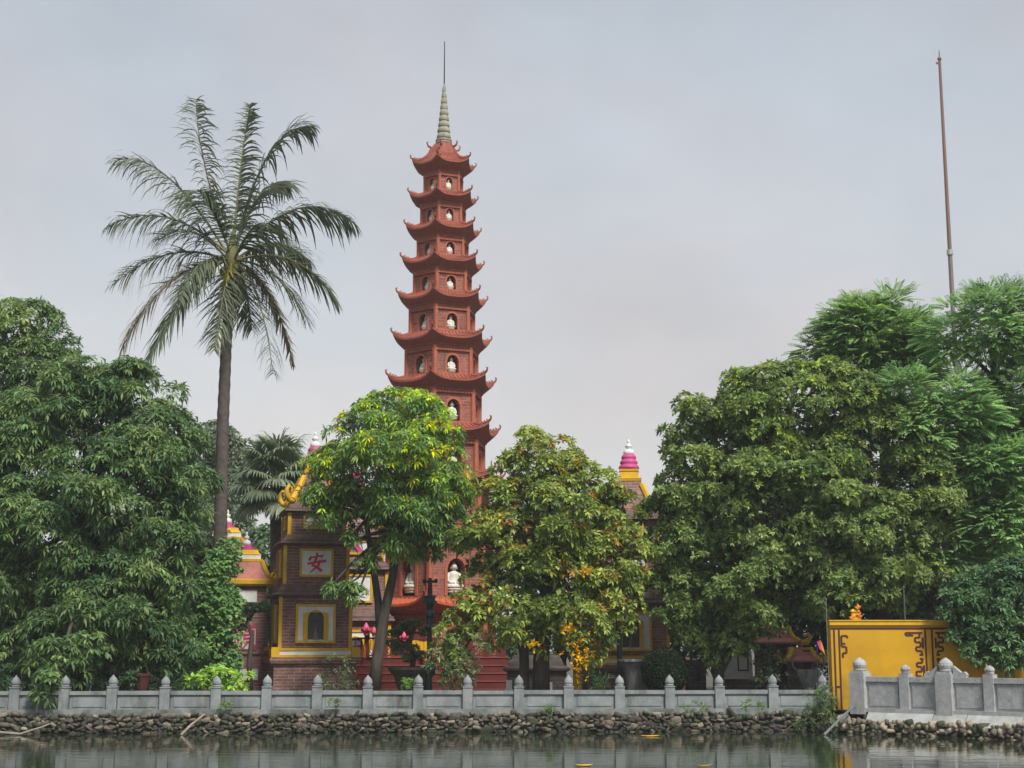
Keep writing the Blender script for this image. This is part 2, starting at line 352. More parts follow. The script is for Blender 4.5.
# ------------------------------------------------------------------ pale balustrade, right
ra = math.atan2(RD.y, RD.x)
rb = thing('carved_balustrade', 'pale carved stone balustrade with ball topped posts on the right terrace', 'balustrade', (RA.x, RA.y, RZ), ra)
def rloc(px): return (rbal(px) - RA).length * (1 if px >= 858 else -1)
q = MB(); x0, x1 = -.25, 12
zl = zof(712, 39.8) - RZ
xs_ = [.3, 2.15, 3.05, 4.5, 5.9, 7.6, 9.5, x1]
for xa_, xb_ in zip(xs_[:-1], xs_[1:]):
    q = MB(); j_ = rnd.uniform(-.012, .012); q.rings([[(x, -.19 + j_, -.06), (x, .04 + j_, zl - .002 + j_ * .3), (x, .6, zl - .002), (x, .6, -.06)] for x in (xa_ + .012, xb_ - .012)]); q.build('ledge_slab', LEDGE, rb)
q = MB(); q.box(-.3, x1, .06, .55, zl, zl + .10); q.build('base_rail', STONE2, rb)
zt = zof(677, 39.8) - RZ; zb = zl + .10
def big_post(x):
    q = MB(); q.box(x - .215, x + .215, .02, .45, zb - .16, zt + .10); q.box(x - .18, x + .18, .055, .415, zt + .10, zt + .16)
    q.lathe((x, .235, zt + .16), [(.15, 0), (.17, .03), (.145, .06), (.165, .08), (.185, .15), (.17, .22), (.115, .28), (.05, .325), (.012, .35)], 14)
    q.build('post', STONE2, rb)
def small_post(x):
    q = MB(); q.box(x - .13, x + .13, .10, .37, zb, zt + .10)
    q.lathe((x, .235, zt + .10), [(.10, 0), (.12, .03), (.10, .05), (.125, .08), (.13, .12), (.10, .17), (.05, .205), (.01, .225)], 12)
    q.build('post', STONE2, rb)
rp_ = [(858, 1), (904, 0), (945, 1), (989, 0), (1033, 0), (1085, 1)]
for px, big in rp_: (big_post if big else small_post)(rloc(px))
for (p0, b0), (p1, b1) in zip(rp_[:-1], rp_[1:]):
    xa, xb = rloc(p0) + (.216 if b0 else .131), rloc(p1) - (.216 if b1 else .131)
    q = MB(); q.box(xa, xb, .19, .29, zb + .001, zt - .12); q.box(xa + .07, xb - .07, .165, .19, zb + .07, zt - .19); q.build('carved_panel', STONE2, rb)
    q = MB(); q.box(xa, xb, .13, .35, zt - .119, zt + .012); q.build('top_rail', STONE2, rb)
for sgn in (-1, 1):                     # scroll brackets hugging the second big post
    xc = rloc(945) + sgn * .218; q = MB()
    prof = [(0, zt + .013), (.34, zt + .013), (.36, zt + .09), (.30, zt + .16), (.20, zt + .14), (.13, zt + .20), (0, zt + .30)]
    q.rings([[(xc + sgn * a_, y, z) for a_, z in prof] for y in (.17, .30)]); q.build('scroll_bracket', STONE2, rb)

# ------------------------------------------------------------------ ochre wall with maroon fretwork
WY = 41.05
wl_, wr_ = wp(832, 668, WY).x, wp(1075, 668, WY).x
wz0, wz1 = zof(712, WY), zof(620, WY)
yw = thing('ochre_wall', 'bright yellow wall with maroon border lines and corner fretwork behind pale balustrade', 'wall', (wl_, WY, wz0))
wh = wz1 - wz0; ww = wr_ - wl_
def wx(px): return wp(px, 668, WY).x - wl_
def wz(py): return zof(py, WY) - wz0
q = MB(); q.box(0, ww, 0, .35, -.02, wh - .14); q.build('wall_body', WALLY, yw)
q = MB(); q.box(-.03, ww + .03, -.045, .395, wh - .14, wh - .03); q.box(-.05, ww + .05, -.07, .42, wh - .03, wh); q.build('coping', YEL, yw)
q = MB(); q.rings([[(0, -.001, -.02), (.42, -.001, -.02), (.42, .30, -.02), (0, .30, -.02)], [(.12, .03, -.16), (.34, .03, -.16), (.34, .25, -.16), (.12, .25, -.16)]]); q.build('wall_foot', WALLY, yw)
def line(mb, xa, za, xb, zb_, t=.035):
    if abs(xa - xb) < 1e-6: mb.box(xa - t / 2, xa + t / 2, -.006, .001, min(za, zb_), max(za, zb_))
    else: mb.box(min(xa, xb), max(xa, xb), -.0055, .001, za - t / 2, za + t / 2)
def vline(px, z0_=.03, z1_=None):
    q = MB(); line(q, wx(px), z0_, wx(px), z1_ or wh - .26, .05); q.build('border_line', MAROON, yw)
for px in (835.2, 840.2, 926.8, 933.5, 1006, 1013): vline(px)
q = MB(); q.box(0, ww, -.0065, .001, wh - .26, wh - .20); q.build('border_line', MAROON, yw)
q = MB(); line(q, wx(835.2), wz(687), wx(840.2), wz(687), .06); q.build('border_line', MAROON, yw)
def fret(px, py, sx, sz, cat_pts):
    q = MB(); s = .042
    for (a0, b0, a1, b1) in cat_pts:
        line(q, wx(px) + sx * a0 * s, wz(py) + sz * b0 * s, wx(px) + sx * a1 * s, wz(py) + sz * b1 * s, .058)
    q.build('fretwork', MAROON, yw)
FR = [(0, 0, 5, 0), (5, 0, 5, -4), (5, -4, 2, -4), (2, -4, 2, -8), (2, -8, 6, -8), (6, -8, 6, -12), (6, -12, 1, -12), (1, -12, 1, -15), (0, 0, 0, -2)]
fret(842.5, 636, 1, 1, [(0, 0, 3.8, 0), (3.8, 0, 3.8, -1.5), (0, 0, 0, -7), (0, -7, 3, -7), (3, -7, 3, -11), (3, -11, .5, -11), (.5, -11, .5, -14), (0, -5, 2.4, -5)])
FR2 = [(0, 0, 11, 0), (11, 0, 11, -1.6), (11, -1.6, 6, -1.6), (8, -1.6, 8, 0), (2, 0, 2, -3), (2, -3, 5, -3), (5, -3, 5, -6), (5, -6, 1.5, -6), (1.5, -6, 1.5, -9), (1.5, -9, 4.5, -9), (4.5, -9, 4.5, -11.5), (4.5, -11.5, 1, -11.5), (1, -11.5, 1, -14), (0, -14, 2.5, -14), (0, -3, 0, -10)]
fret(924, 633, -1, 1, FR2); fret(924, 681, -1, -1, [f for f in FR2 if f[0] < 9]); fret(937, 633, 1, 1, FR2); fret(937, 681, 1, -1, [f for f in FR2 if f[0] < 9]); fret(1003, 633, -1, 1, FR2)

# ------------------------------------------------------------------ seated Buddha statue
def buddha(h=1.0):
    t = thing('buddha_statue', 'white seated statue', 'statue')
    q = MB()
    q.lathe((0, 0, 0), [(.27, .09), (.30, .11), (.27, .14), (.30, .17), (.33, .19), (.31, .215), (.27, .22)], 14, 1, .8)
    q.build('lotus_base', CREAM, t, True)
    q = MB(); N = 14
    secs = [(.22, .25, .19, -.02), (.235, .33, .24, -.03), (.29, .345, .24, -.03), (.33, .29, .21, -.02), (.37, .22, .16, .01), (.46, .18, .125, .02), (.56, .18, .125, .02), (.63, .185, .12, .02), (.675, .165, .10, .02), (.70, .10, .075, .015), (.72, .062, .06, .01), (.745, .06, .06, .0),
            (.765, .082, .085, -.008), (.80, .098, .10, -.008), (.84, .102, .105, -.005), (.88, .094, .10, 0), (.915, .07, .075, 0), (.93, .045, .05, 0), (.955, .048, .052, 0), (.985, .03, .035, 0), (1.0, .006, .006, 0)]
    q.rings([[(rx * math.cos(2 * math.pi * i / N), yo + ry * math.sin(2 * math.pi * i / N), z) for i in range(N)] for z, rx, ry, yo in secs])
    for s in (-1, 1):
        q.tube([(s * .165, .02, .645), (s * .205, -.01, .53), (s * .225, -.05, .43), (s * .16, -.15, .375), (s * .03, -.20, .37)], [.055, .06, .055, .045, .035], 8)
        q.tube([(s * .10, 0, .835), (s * .112, .0, .80), (s * .105, 0, .76)], [.018, .024, .012], 5)
    q.tube([(0, -.09, .835), (0, -.118, .805), (0, -.10, .795)], [.008, .018, .008], 5)
    q.build('body', CREAM, t, True)
    t.scale = (h, h, h)
    return t

# ------------------------------------------------------------------ the eleven-storey pagoda
PY = 58.0; PC = wp(442.4, 300, PY)
PROOT = thing('brick_pagoda', 'tall red brick pagoda of eleven storeys with upturned eaves and pale spire', 'pagoda', (PC.x, PC.y, GZ))
A0 = R(-7.8); HEX = [A0 + k * math.pi / 3 for k in range(6)]
SM = mpp(450, PY)
def hv(k, r, z): a = A0 + k * math.pi / 3; return Vector((r * math.sin(a), -r * math.cos(a), z))
def pz(y, rpx): return zof(y, PY - .80 * rpx * SM) - GZ
#        storey: wall radius px, y top (soffit), y bottom
ST = {1: (58, 614, 668), 2: (55, 541, 597), 3: (50, 487, 520), 4: (46, 440, 470), 5: (42, 390, 421), 6: (38.4, 348, 372.8), 7: (34.7, 307, 329.7), 8: (30.7, 271, 289.4), 9: (27.2, 238, 254), 10: (23.9, 205, 220.6), 11: (20.8, 173.6, 190)}
EV = {1: 84, 2: 77, 3: 70.5, 4: 65, 5: 60, 6: 55, 7: 50, 8: 46, 9: 42.3, 10: 38.6, 11: 36}
PROTO = buddha(1.0); proto_used = [False]
ORD = ['', 'ground', 'second', 'third', 'fourth', 'fifth', 'sixth', 'seventh', 'eighth', 'ninth', 'tenth', 'topmost']
SEEN_ST = {1: (0,), 2: (0, 5), 3: (), 4: (0, 1), 5: (0, 5, 1), 6: (0, 5), 7: (0, 5), 8: (0, 5), 9: (0, 5), 10: (0, 5), 11: (0, 5)}
def arch_pts(a, b, h, n=8):
    return [(-a, b)] + [(-a * math.cos(math.pi * i / n), b + h + a * 1.15 * math.sin(math.pi * i / n)) for i in range(n + 1)] + [(a, b)]
for k in range(1, 12):
    rp, yt, yb = ST[k]; r = rp * SM * .97; z0 = pz(yb + 1.2, rp) if k > 1 else .25; z1 = pz(yt - 3.2, rp)
    Hs = z1 - z0 + .22
    if k == 1: z0 = pz(668, rp)
    w_ = r
    na = .165 * w_; hh = (z1 - z0)
    nb, nh = .04 * hh, max(.30 * hh, .62 * hh - 1.15 * na)
    if k == 1: nb, nh = .10 * hh, .42 * hh
    q = MB(); zo = z0 - .35 if k > 1 else 0
    frames = []
    for f in range(6):
        va, vb = hv(f, r, 0), hv(f + 1, r, 0); mid = (va + vb) / 2; tx = (vb - va).normalized(); nn = mid.normalized(); hw = (vb - va).length / 2
        P = lambda x, z, dd=0: tuple(mid + tx * x - nn * dd + Vector((0, 0, z)))
        zt_ = z0 + hh + .25; ap = arch_pts(na, z0 + nb, nh); dp = .30 * r
        q.add([P(-hw, zo), P(-na, zo), P(-na, zt_), P(-hw, zt_)], [(0, 1, 2, 3)])
        q.add([P(na, zo), P(hw, zo), P(hw, zt_), P(na, zt_)], [(0, 1, 2, 3)])
        q.add([P(-na, zo), P(na, zo), P(na, z0 + nb), P(-na, z0 + nb)], [(0, 1, 2, 3)])
        for (xa, za), (xb, zb2) in zip(ap[1:-2], ap[2:-1]):
            q.add([P(xa, za), P(xb, zb2), P(xb, zt_), P(xa, zt_)], [(0, 1, 2, 3)])
        m_ = len(ap)
        q.add([P(x_, z_) for x_, z_ in ap] + [P(x_, z_, dp) for x_, z_ in ap], [(i, (i + 1) % m_, m_ + (i + 1) % m_, m_ + i) for i in range(m_)] + [tuple(range(m_, 2 * m_))])
        fr = MB(); fo = .055 * w_
        oa = [(x_ * (1 + fo / na), z_ if i in (0, m_ - 1) else z_ + fo * max(0, (z_ - z0 - nb - nh) / (na * 1.15))) for i, (x_, z_) in enumerate(ap)]
        fr.add([P(x_, z_, -.035) for x_, z_ in ap] + [P(x_, z_, -.035) for x_, z_ in oa] + [P(x_, z_, .01) for x_, z_ in ap] + [P(x_, z_, .01) for x_, z_ in oa],
               [(i, i + 1, m_ + i + 1, m_ + i) for i in range(m_ - 1)] + [(m_ + i, m_ + i + 1, 3 * m_ + i + 1, 3 * m_ + i) for i in range(m_ - 1)] + [(i, i + 1, 2 * m_ + i + 1, 2 * m_ + i) for i in range(m_ - 1)])
        frames.append(fr)
        if f in SEEN_ST[k]:
            st = PROTO if not proto_used[0] else copy_tree(PROTO); proto_used[0] = True
            hst = (nh + na * 1.15) * .93; st.scale = (hst * .92, hst * .92, hst)
            pos = mid - nn * (.40 * dp); st.location = PROOT.location + Vector((pos.x, pos.y, z0 + nb + .005))
            st.rotation_euler = (0, 0, math.atan2(nn.x, -nn.y))
            side = {0: 'right front', 5: 'left front', 1: 'narrow far right'}[f]
            tag(st, 'white seated Buddha statue in the %s niche of the pagoda\'s %s storey' % (side, ORD[k]), 'statue', 'white statues in the pagoda niches')
    so_ = q.build('storey', BRICK, PROOT)
    for fr in frames: fr.build('niche_frame', TRIM, so_)
    for f in range(6):
        c = hv(f, r, 0); q = MB(); s_ = .05 * r + .025
        q.poly((c.x, c.y, 0), [(s_, zo), (s_, z0 + hh + .24)], HEX); q.build('corner_pilaster', TRIM, so_)
    q = MB(); q.poly((0, 0, 0), [(r * 1.035, z0 - .02), (r * 1.035, z0 + .06)], HEX); q.build('foot_band', TRIM, so_)
    q = MB(); q.poly((0, 0, 0), [(r * 1.03, z1 - .16), (r * 1.05, z1 - .10), (r * 1.05, z1 - .05), (r * 1.10, z1 - .01), (r * 1.10, z1 + .05)], HEX); q.build('cornice', SOFF, so_)
    q = MB(); q.poly((0, 0, 0), [(r * 1.01, z1 - .23), (r * 1.045, z1 - .225), (r * 1.045, z1 - .17), (r * 1.01, z1 - .165)], HEX)
    for f in range(6):
        va, vb = hv(f, r * 1.04, 0), hv(f + 1, r * 1.04, 0)
        for di in range(1, 14):
            p_ = va.lerp(vb, di / 14); w2 = r * .018 + .008; tx = (vb - va).normalized() * w2; nn = ((va + vb) / 2).normalized() * .05
            q.rings([[tuple(a_ + Vector((0, 0, zz))) for a_ in (p_ - tx - nn, p_ + tx - nn, p_ + tx + nn, p_ - tx + nn)] for zz in (z1 - .24, z1 - .165)])
    q.build('dentil_band', TRIM, so_)
    # eave roof above this storey
    re_ = EV[k] * SM * .955
    if k < 11: ri, zi = ST[k + 1][0] * SM, pz(ST[k + 1][2] + 1.2, ST[k + 1][0])
    else: ri, zi = 15.5 * SM, pz(153, 10)
    gap = zi - z1
    ze = z1 + gap * (.50 if k < 11 else .36)
    lift = .085 * re_ + .09; n_s, n_t = 14, 6
    tmpl = []
    def edge(f, s, rr, t, z_in, z_ed):
        c = abs(2 * s - 1); pa, pb = hv(f, rr, 0), hv(f + 1, rr, 0)
        p = pa.lerp(pb, s); ex = 1 - .055 * (1 - c ** 2.0) * t      # the eave line bows in between the corners
        pc = p * ex; zc = z_in + (z_ed - z_in) * (1 - (1 - t) ** 1.9) + lift * (c ** 3.2) * t ** 1.6
        return (pc.x, pc.y, zc)
    q = MB(); th = .05 + .02 * re_ / 2
    for f in range(6):
        vs = []
        for ti in range(n_t + 1):
            t_ = ti / n_t; rr = ri * .99 + (re_ - ri) * t_
            for si in range(n_s + 1): vs.append(edge(f, si / n_s, rr, t_, zi, ze))
        m_ = n_s + 1; fs = [(a_ * m_ + b_, a_ * m_ + b_ + 1, (a_ + 1) * m_ + b_ + 1, (a_ + 1) * m_ + b_) for a_ in range(n_t) for b_ in range(n_s)]
        q.mi = 0; q.add(vs, fs)
        last = vs[-m_:]; low = [(x_, y_, z_ - th) for x_, y_, z_ in last]
        q.add(last + low, [(b_, b_ + 1, m_ + b_ + 1, m_ + b_) for b_ in range(n_s)])
        # coved soffit from the eave edge in and down to the wall
        sv = list(low); rows = 5
        for ti in range(1, rows + 1):
            t_ = ti / rows
            for si in range(m_):
                x_, y_, z_ = low[si]; pw = hv(f, r * 1.08, 0).lerp(hv(f + 1, r * 1.08, 0), si / n_s)
                kx = t_; kz = 1 - (1 - t_) ** .75 if t_ < 1 else 1
                sv.append((x_ + (pw.x - x_) * kx, y_ + (pw.y - y_) * kx, z_ + (z1 - z_) * (t_ ** .85)))
        q.mi = 0
        for si in range(1, 10):             # tile ribs
            s_ = si / 10
            q.tube([Vector(edge(f, s_, ri * .99 + (re_ - ri) * t_, t_, zi, ze)) + Vector((0, 0, .01)) for t_ in (0, .25, .5, .75, 1)], .016 + .006 * re_, 5)
        q.mi = 1; q.add(sv, [(a_ * m_ + b_, a_ * m_ + b_ + 1, (a_ + 1) * m_ + b_ + 1, (a_ + 1) * m_ + b_) for a_ in range(rows) for b_ in range(n_s)])
    rf = q.build('eave_roof', [ROOFNEW if k == 1 else ROOF, SOFF], PROOT)
    rf.data.polygons.foreach_set('use_smooth', [True] * len(rf.data.polygons))
    for f in range(6):                      # hip ridge with curled horns
        q = MB(); pts = []
        for ti in range(7):
            t_ = ti / 6; pts.append(Vector(edge(f, 0, ri * .99 + (re_ - ri) * t_, t_, zi, ze)) + Vector((0, 0, .03)))
        hr = .030 + .018 * re_ / 2
        q.tube(pts, [hr * 1.5] * 6 + [hr * .9], 6)
        out = (pts[-1] - pts[-2]).normalized(); up = Vector((0, 0, 1)); S = .07 + .038 * re_ / 2
        q.tube([pts[-1], pts[-1] + out * S * .7 + up * S * .35, pts[-1] + out * S * .9 + up * S * 1.1, pts[-1] + out * S * .5 + up * S * 1.5, pts[-1] + out * S * .25 + up * S * 1.25], [hr, hr * .8, hr * .6, hr * .45, hr * .2], 5)
        for t_ in (.62, .76, .9):
            p = Vector(edge(f, 0, ri * .99 + (re_ - ri) * t_, t_, zi, ze)); 
            q.tube([p, p + up * S * 1.0 - out * S * .10, p + up * S * 1.45 - out * S * .45, p + up * S * 1.3 - out * S * .75], [hr * .9, hr * .7, hr * .45, hr * .15], 5)
        q.build('hip_ridge', ROOF, rf)
# crown of the tower
q = MB(); ztop = lambda y: pz(y, 6)
q.poly((0, 0, 0), [(17.5 * SM, ztop(158)), (16.5 * SM, ztop(155)), (14.5 * SM, ztop(150.5)), (12 * SM, ztop(147)), (9.6 * SM, ztop(144.2)), (8.6 * SM, ztop(142.8))], HEX); dm = q.build('top_dome', ROOF, PROOT)
for f in range(6):
    a_ = hv(f, 12.8 * SM, ztop(148)); q = MB(); o_ = Vector((a_.x, a_.y, 0)).normalized()
    q.tube([hv(f, 17 * SM, ztop(156)), hv(f, 14.6 * SM, ztop(150.5)), hv(f, 9.6 * SM, ztop(144))], [.05, .05, .04], 5)
    q.tube([a_, a_ + o_ * .16 + Vector((0, 0, .06)), a_ + o_ * .22 + Vector((0, 0, .2)), a_ + o_ * .14 + Vector((0, 0, .26))], [.05, .045, .03, .01], 5); q.build('dome_rib', ROOF, dm)
q = MB(); q.lathe((0, 0, 0), [(8.2 * SM, ztop(143.5)), (8.8 * SM, ztop(142)), (8.0 * SM, ztop(141)), (8.6 * SM, ztop(140)), (8.4 * SM, ztop(138.6)), (7.2 * SM, ztop(138))], 16); q.build('lotus_collar', mat('rosy_plaster', (.36, .26, .23), .8), PROOT)
prof = []; ys = np.linspace(137.8, 84.5, 10); rs = np.linspace(7.3, 1.5, 10)
for i in range(9):
    ya, yb2, ra_, rb_ = ys[i], ys[i + 1], rs[i], rs[i + 1]
    for t_, m_ in ((0, .90), (.2, 1.03), (.55, 1.04), (.85, .96), (.98, .86)): prof.append(((ra_ + (rb_ - ra_) * t_) * m_ * SM, ztop(ya + (yb2 - ya) * t_)))
prof += [(1.2 * SM, ztop(83.5)), (.5 * SM, ztop(82)), (.1 * SM, ztop(81.5))]
q = MB(); q.lathe((0, 0, 0), prof, 16); q.build('lotus_spire', SPIRE, PROOT, True)
q = MB(); q.tube([(0, 0, ztop(84.5)), (0, 0, ztop(39.5))], [.030, .018], 6); q.build('lightning_rod', IRON, PROOT)

# ------------------------------------------------------------------ red terrace in front of the pagoda
TY = 53.0
def tx_(px): return wp(px, 670, TY).x
ta, tb = tx_(352), tx_(508); tz = lambda y: zof(y, TY) - GZ
tr = thing('red_terrace', 'dark red stepped terrace with latticed railing in front of the pagoda', 'terrace', (ta, TY, GZ))
L = tb - ta; q = MB(); n_st = 5; z_top = tz(657)
for i in range(n_st):
    za, zb2 = z_top * i / n_st, z_top * (i + 1) / n_st
    q = MB(); q.mi = 0; q.box(0, L, -.9 + .22 * i, 3.2, za, zb2 - .035); q.mi = 1; q.box(0, L, -.93 + .22 * i, 3.2, zb2 - .035, zb2); q.build('step', [REDP, REDP2], tr)
zr0, zr1 = z_top, tz(637)
q = MB()
for z_ in (zr0 + .02, (zr0 + zr1) / 2, zr1 - .07): q.box(0, L, .18, .27, z_, z_ + .06)
for x_ in np.arange(.05, L, .21): q.box(x_, x_ + .05, .20, .25, zr0 + .08, zr1 - .07)
for x_ in np.arange(.05, L - .3, .21):
    q.tube([(x_, .225, zr0 + .08), (x_ + .21, .225, (zr0 + zr1) / 2)], .018, 4); q.tube([(x_ + .21, .225, zr0 + .08), (x_, .225, (zr0 + zr1) / 2)], .018, 4)
q.build('lattice_railing', REDP, tr)
for px in (366, 384, 416, 448, 470, 486, 503):
    x_ = tx_(px) - ta; q = MB(); q.box(x_ - .09, x_ + .09, .14, .31, zr0, zr1 + .10); q.lathe((x_, .225, zr1 + .10), [(.08, 0), (.10, .05), (.06, .12), (.01, .18)], 8); q.build('railing_post', REDP, tr)
# lotus lanterns and offerings standing on the railing
def lotus(px, py, s, mats, label, Yq=TY - .05, group=None, name='lotus_lantern', cat='lantern'):
    p = wp(px, py, Yq); t = thing(name, label, cat, p, rnd.uniform(0, 6), group)
    q = MB(); q.lathe((0, 0, -.02), [(.04, 0), (.09, .03), (.08, .08)], 8); 
    q.lathe((0, 0, .05), [(.03, 0), (.10, .07), (.11, .14), (.07, .24), (.01, .33)], 8); q.build('bud', mats[0], t, True)
    for i in range(7):
        a_ = i * 2 * math.pi / 7; c_, s_ = math.cos(a_), math.sin(a_)
        pe = [(.03, -.05, .05), (.03, .05, .05), (.16, .075, .12), (.20, 0, .22), (.16, -.075, .12)]
        q = MB(); q.rings([[(x_ * c_ - y_ * s_, x_ * s_ + y_ * c_, z_ + dz) for x_, y_, z_ in pe] for dz in (0, .012)]); q.build('petal', mats[1], t)
    t.scale = (s, s, s); return t
gl = 'lotus lanterns on the red railing'
lotus(366, 635, 1.15, (PINK2, PINK2), 'large pink lotus lantern at the left end of the red railing', group=gl)
lotus(374, 636, .85, (PINK2, YFLOW), 'small pink lotus lantern with yellow petals left of the mango trunk', group=gl)
lotus(404, 641, .85, (PINK2, PINK2), 'pink lotus lantern behind the cloud pruned bonsai', group=gl)
lotus(503, 637, .95, (ORANGE, YFLOW), 'orange lotus lantern at the right end of the red railing', group=gl)
lotus(491, 640, .7, (ORANGE, PINK2), 'small pink and orange lotus lantern beside the orange end lantern', group=gl)
def drape(px, py, wd, ht, m, label, Yq):
    p = wp(px, py, Yq); q = MB(); N = 7
    rows = []
    for j in range(5):
        z_ = -ht * j / 4; rows.append([(wd * (i / (N - 1) - .5) * (1 - .12 * j / 4), .03 * math.sin(i * 1.9 + j * .5), z_ + .03 * math.sin(i * 1.1)) for i in range(N)])
    fr_ = [p_ for r_ in rows for p_ in r_]; bk = [(x_, y_ + .02, z_) for x_, y_, z_ in fr_]
    fs = [(j * N + i, j * N + i + 1, (j + 1) * N + i + 1, (j + 1) * N + i) for j in range(4) for i in range(N - 1)]
    q.add(fr_, fs); q.add(bk, [f_[::-1] for f_ in fs]); o = q.build('draped_cloth', m); o.location = p
    return tag(o, label, 'cloth')
drape(420, 641, .55, .35, YFLOW, 'yellow cloth draped over the railing beside the lamp post', 52.75)
drape(424.5, 650, .18, .35, YFLOW, 'narrow yellow ribbon hanging below the yellow cloth', 52.74)
drape(372, 640, .22, .38, YFLOW, 'yellow cloth under the pink lotus lanterns left of the mango trunk', 52.74)
drape(364.5, 645, .10, .45, ORANGE, 'thin orange ribbon hanging at the left end of the railing', 52.74)

# ------------------------------------------------------------------ stupa builder
STROKES = {'安': [[(0, 1.0, .10), (.07, .74, .13)], [(-.60, .66, .11), (-.74, .34, .14)], [(-.58, .60, .09), (.10, .64, .09), (.66, .66, .14), (.50, .36, .05)],
                  [(-.02, .48, .13), (-.22, .12, .12), (-.42, -.22, .13), (.05, -.46, .12), (.50, -.88, .15)], [(.36, .20, .12), (.14, -.36, .12), (-.62, -.90, .05)], [(-.92, -.02, .10), (.0, .06, .10), (.92, .12, .14)]],
           '順': [[(-.86, .8, .10), (-.80, 0, .10), (-.98, -.85, .04)], [(-.60, .7, .10), (-.60, -.55, .08)], [(-.34, .88, .10), (-.34, -.85, .09)], [(-.10, .86, .09), (.98, .90, .12)], [(.42, .84, .1), (.30, .60, .07)], [(.0, .58, .10), (.0, -.42, .09)],
                  [(.0, .58, .09), (.84, .58, .10), (.84, -.42, .09)], [(.0, .26, .07), (.84, .26, .07)], [(.0, -.07, .07), (.84, -.07, .07)], [(.0, -.40, .08), (.84, -.40, .08)], [(.26, -.46, .10), (-.08, -.92, .04)], [(.58, -.46, .10), (.98, -.92, .13)]]}
def put_char(txt, size, x, y, z, parent, m=None):
    """brush strokes raised on the panel, each a hair prouder than the one before"""
    q = MB()
    for i, st in enumerate(STROKES[txt]):
        pts = [Vector((a_, b_ + .10 * a_, 0)) * size / 2 for a_, b_, w_ in st]; L_, R_ = [], []
        for k, p in enumerate(pts):
            t = (pts[min(k + 1, len(pts) - 1)] - pts[max(k - 1, 0)]).normalized(); nn = Vector((-t.y, t.x, 0)) * st[k][2] * size / 2; ex = t * (-.03 if k == 0 else .03 if k == len(pts) - 1 else 0) * size
            L_.append(p + nn + ex); R_.append(p - nn + ex)
        yf = y - .006 - .003 * i; n_ = len(pts)
        V = [(x + p.x, yf, z + p.y) for p in L_ + R_] + [(x + p.x, y + .004, z + p.y) for p in L_ + R_]
        fs = []
        for k in range(n_ - 1): fs += [(k, k + 1, n_ + k + 1, n_ + k), (k, k + 1, 2 * n_ + k + 1, 2 * n_ + k), (n_ + k, n_ + k + 1, 3 * n_ + k + 1, 3 * n_ + k)]
        q.add(V, fs)
    return q.build('character', m or CHARRED, parent)
def frame(mb, xa, xb, za, zb_, t, y0, y1):   # four butted bars
    mb.box(xa, xb, y0, y1, zb_ - t, zb_); mb.box(xa, xb, y0, y1, za, za + t); mb.box(xa, xa + t, y0, y1, za + t, zb_ - t); mb.box(xb - t, xb, y0, y1, za + t, zb_ - t)
def lotus_stack(q_pink, q_white, z0, r0, hp, hw):
    pr = []
    for i in range(3):
        r_ = r0 * (1 - .14 * i); zz = z0 + hp * i / 3; h_ = hp / 3
        pr += [(r_ * .88, zz), (r_ * 1.02, zz + h_ * .25), (r_, zz + h_ * .6), (r_ * .84, zz + h_ * .98)]
    q_pink.lathe((0, 0, 0), pr, 16)
    z1_ = z0 + hp; r1 = r0 * .5
    q_white.lathe((0, 0, 0), [(r1, z1_ - .01), (r1 * 1.08, z1_ + hw * .12), (r1 * .95, z1_ + hw * .3), (r1 * .45, z1_ + hw * .36), (r1 * .42, z1_ + hw * .42), (r1 * .68, z1_ + hw * .48), (r1 * .64, z1_ + hw * .62), (r1 * .3, z1_ + hw * .68), (r1 * .26, z1_ + hw * .75), (r1 * .34, z1_ + hw * .8), (r1 * .24, z1_ + hw * .92), (.01, z1_ + hw)], 14)
def scroll(parent, sx, sy, w, z, s, m):          # curled roof corner
    q = MB(); dx, dy = sx * .7071, sy * .7071
    pts = [(-.50, .36), (-.25, .10), (0, -.02), (.22, .02), (.36, .18), (.36, .40), (.24, .54), (.10, .50), (.06, .38), (.13, .30)]
    q.tube([(sx * w + dx * a_ * s, sy * w + dy * a_ * s, z + b_ * s) for a_, b_ in pts], [.05 * s, .075 * s, .10 * s, .11 * s, .10 * s, .085 * s, .075 * s, .06 * s, .05 * s, .03 * s], 8)
    return q.build('corner_scroll', m, parent, True)
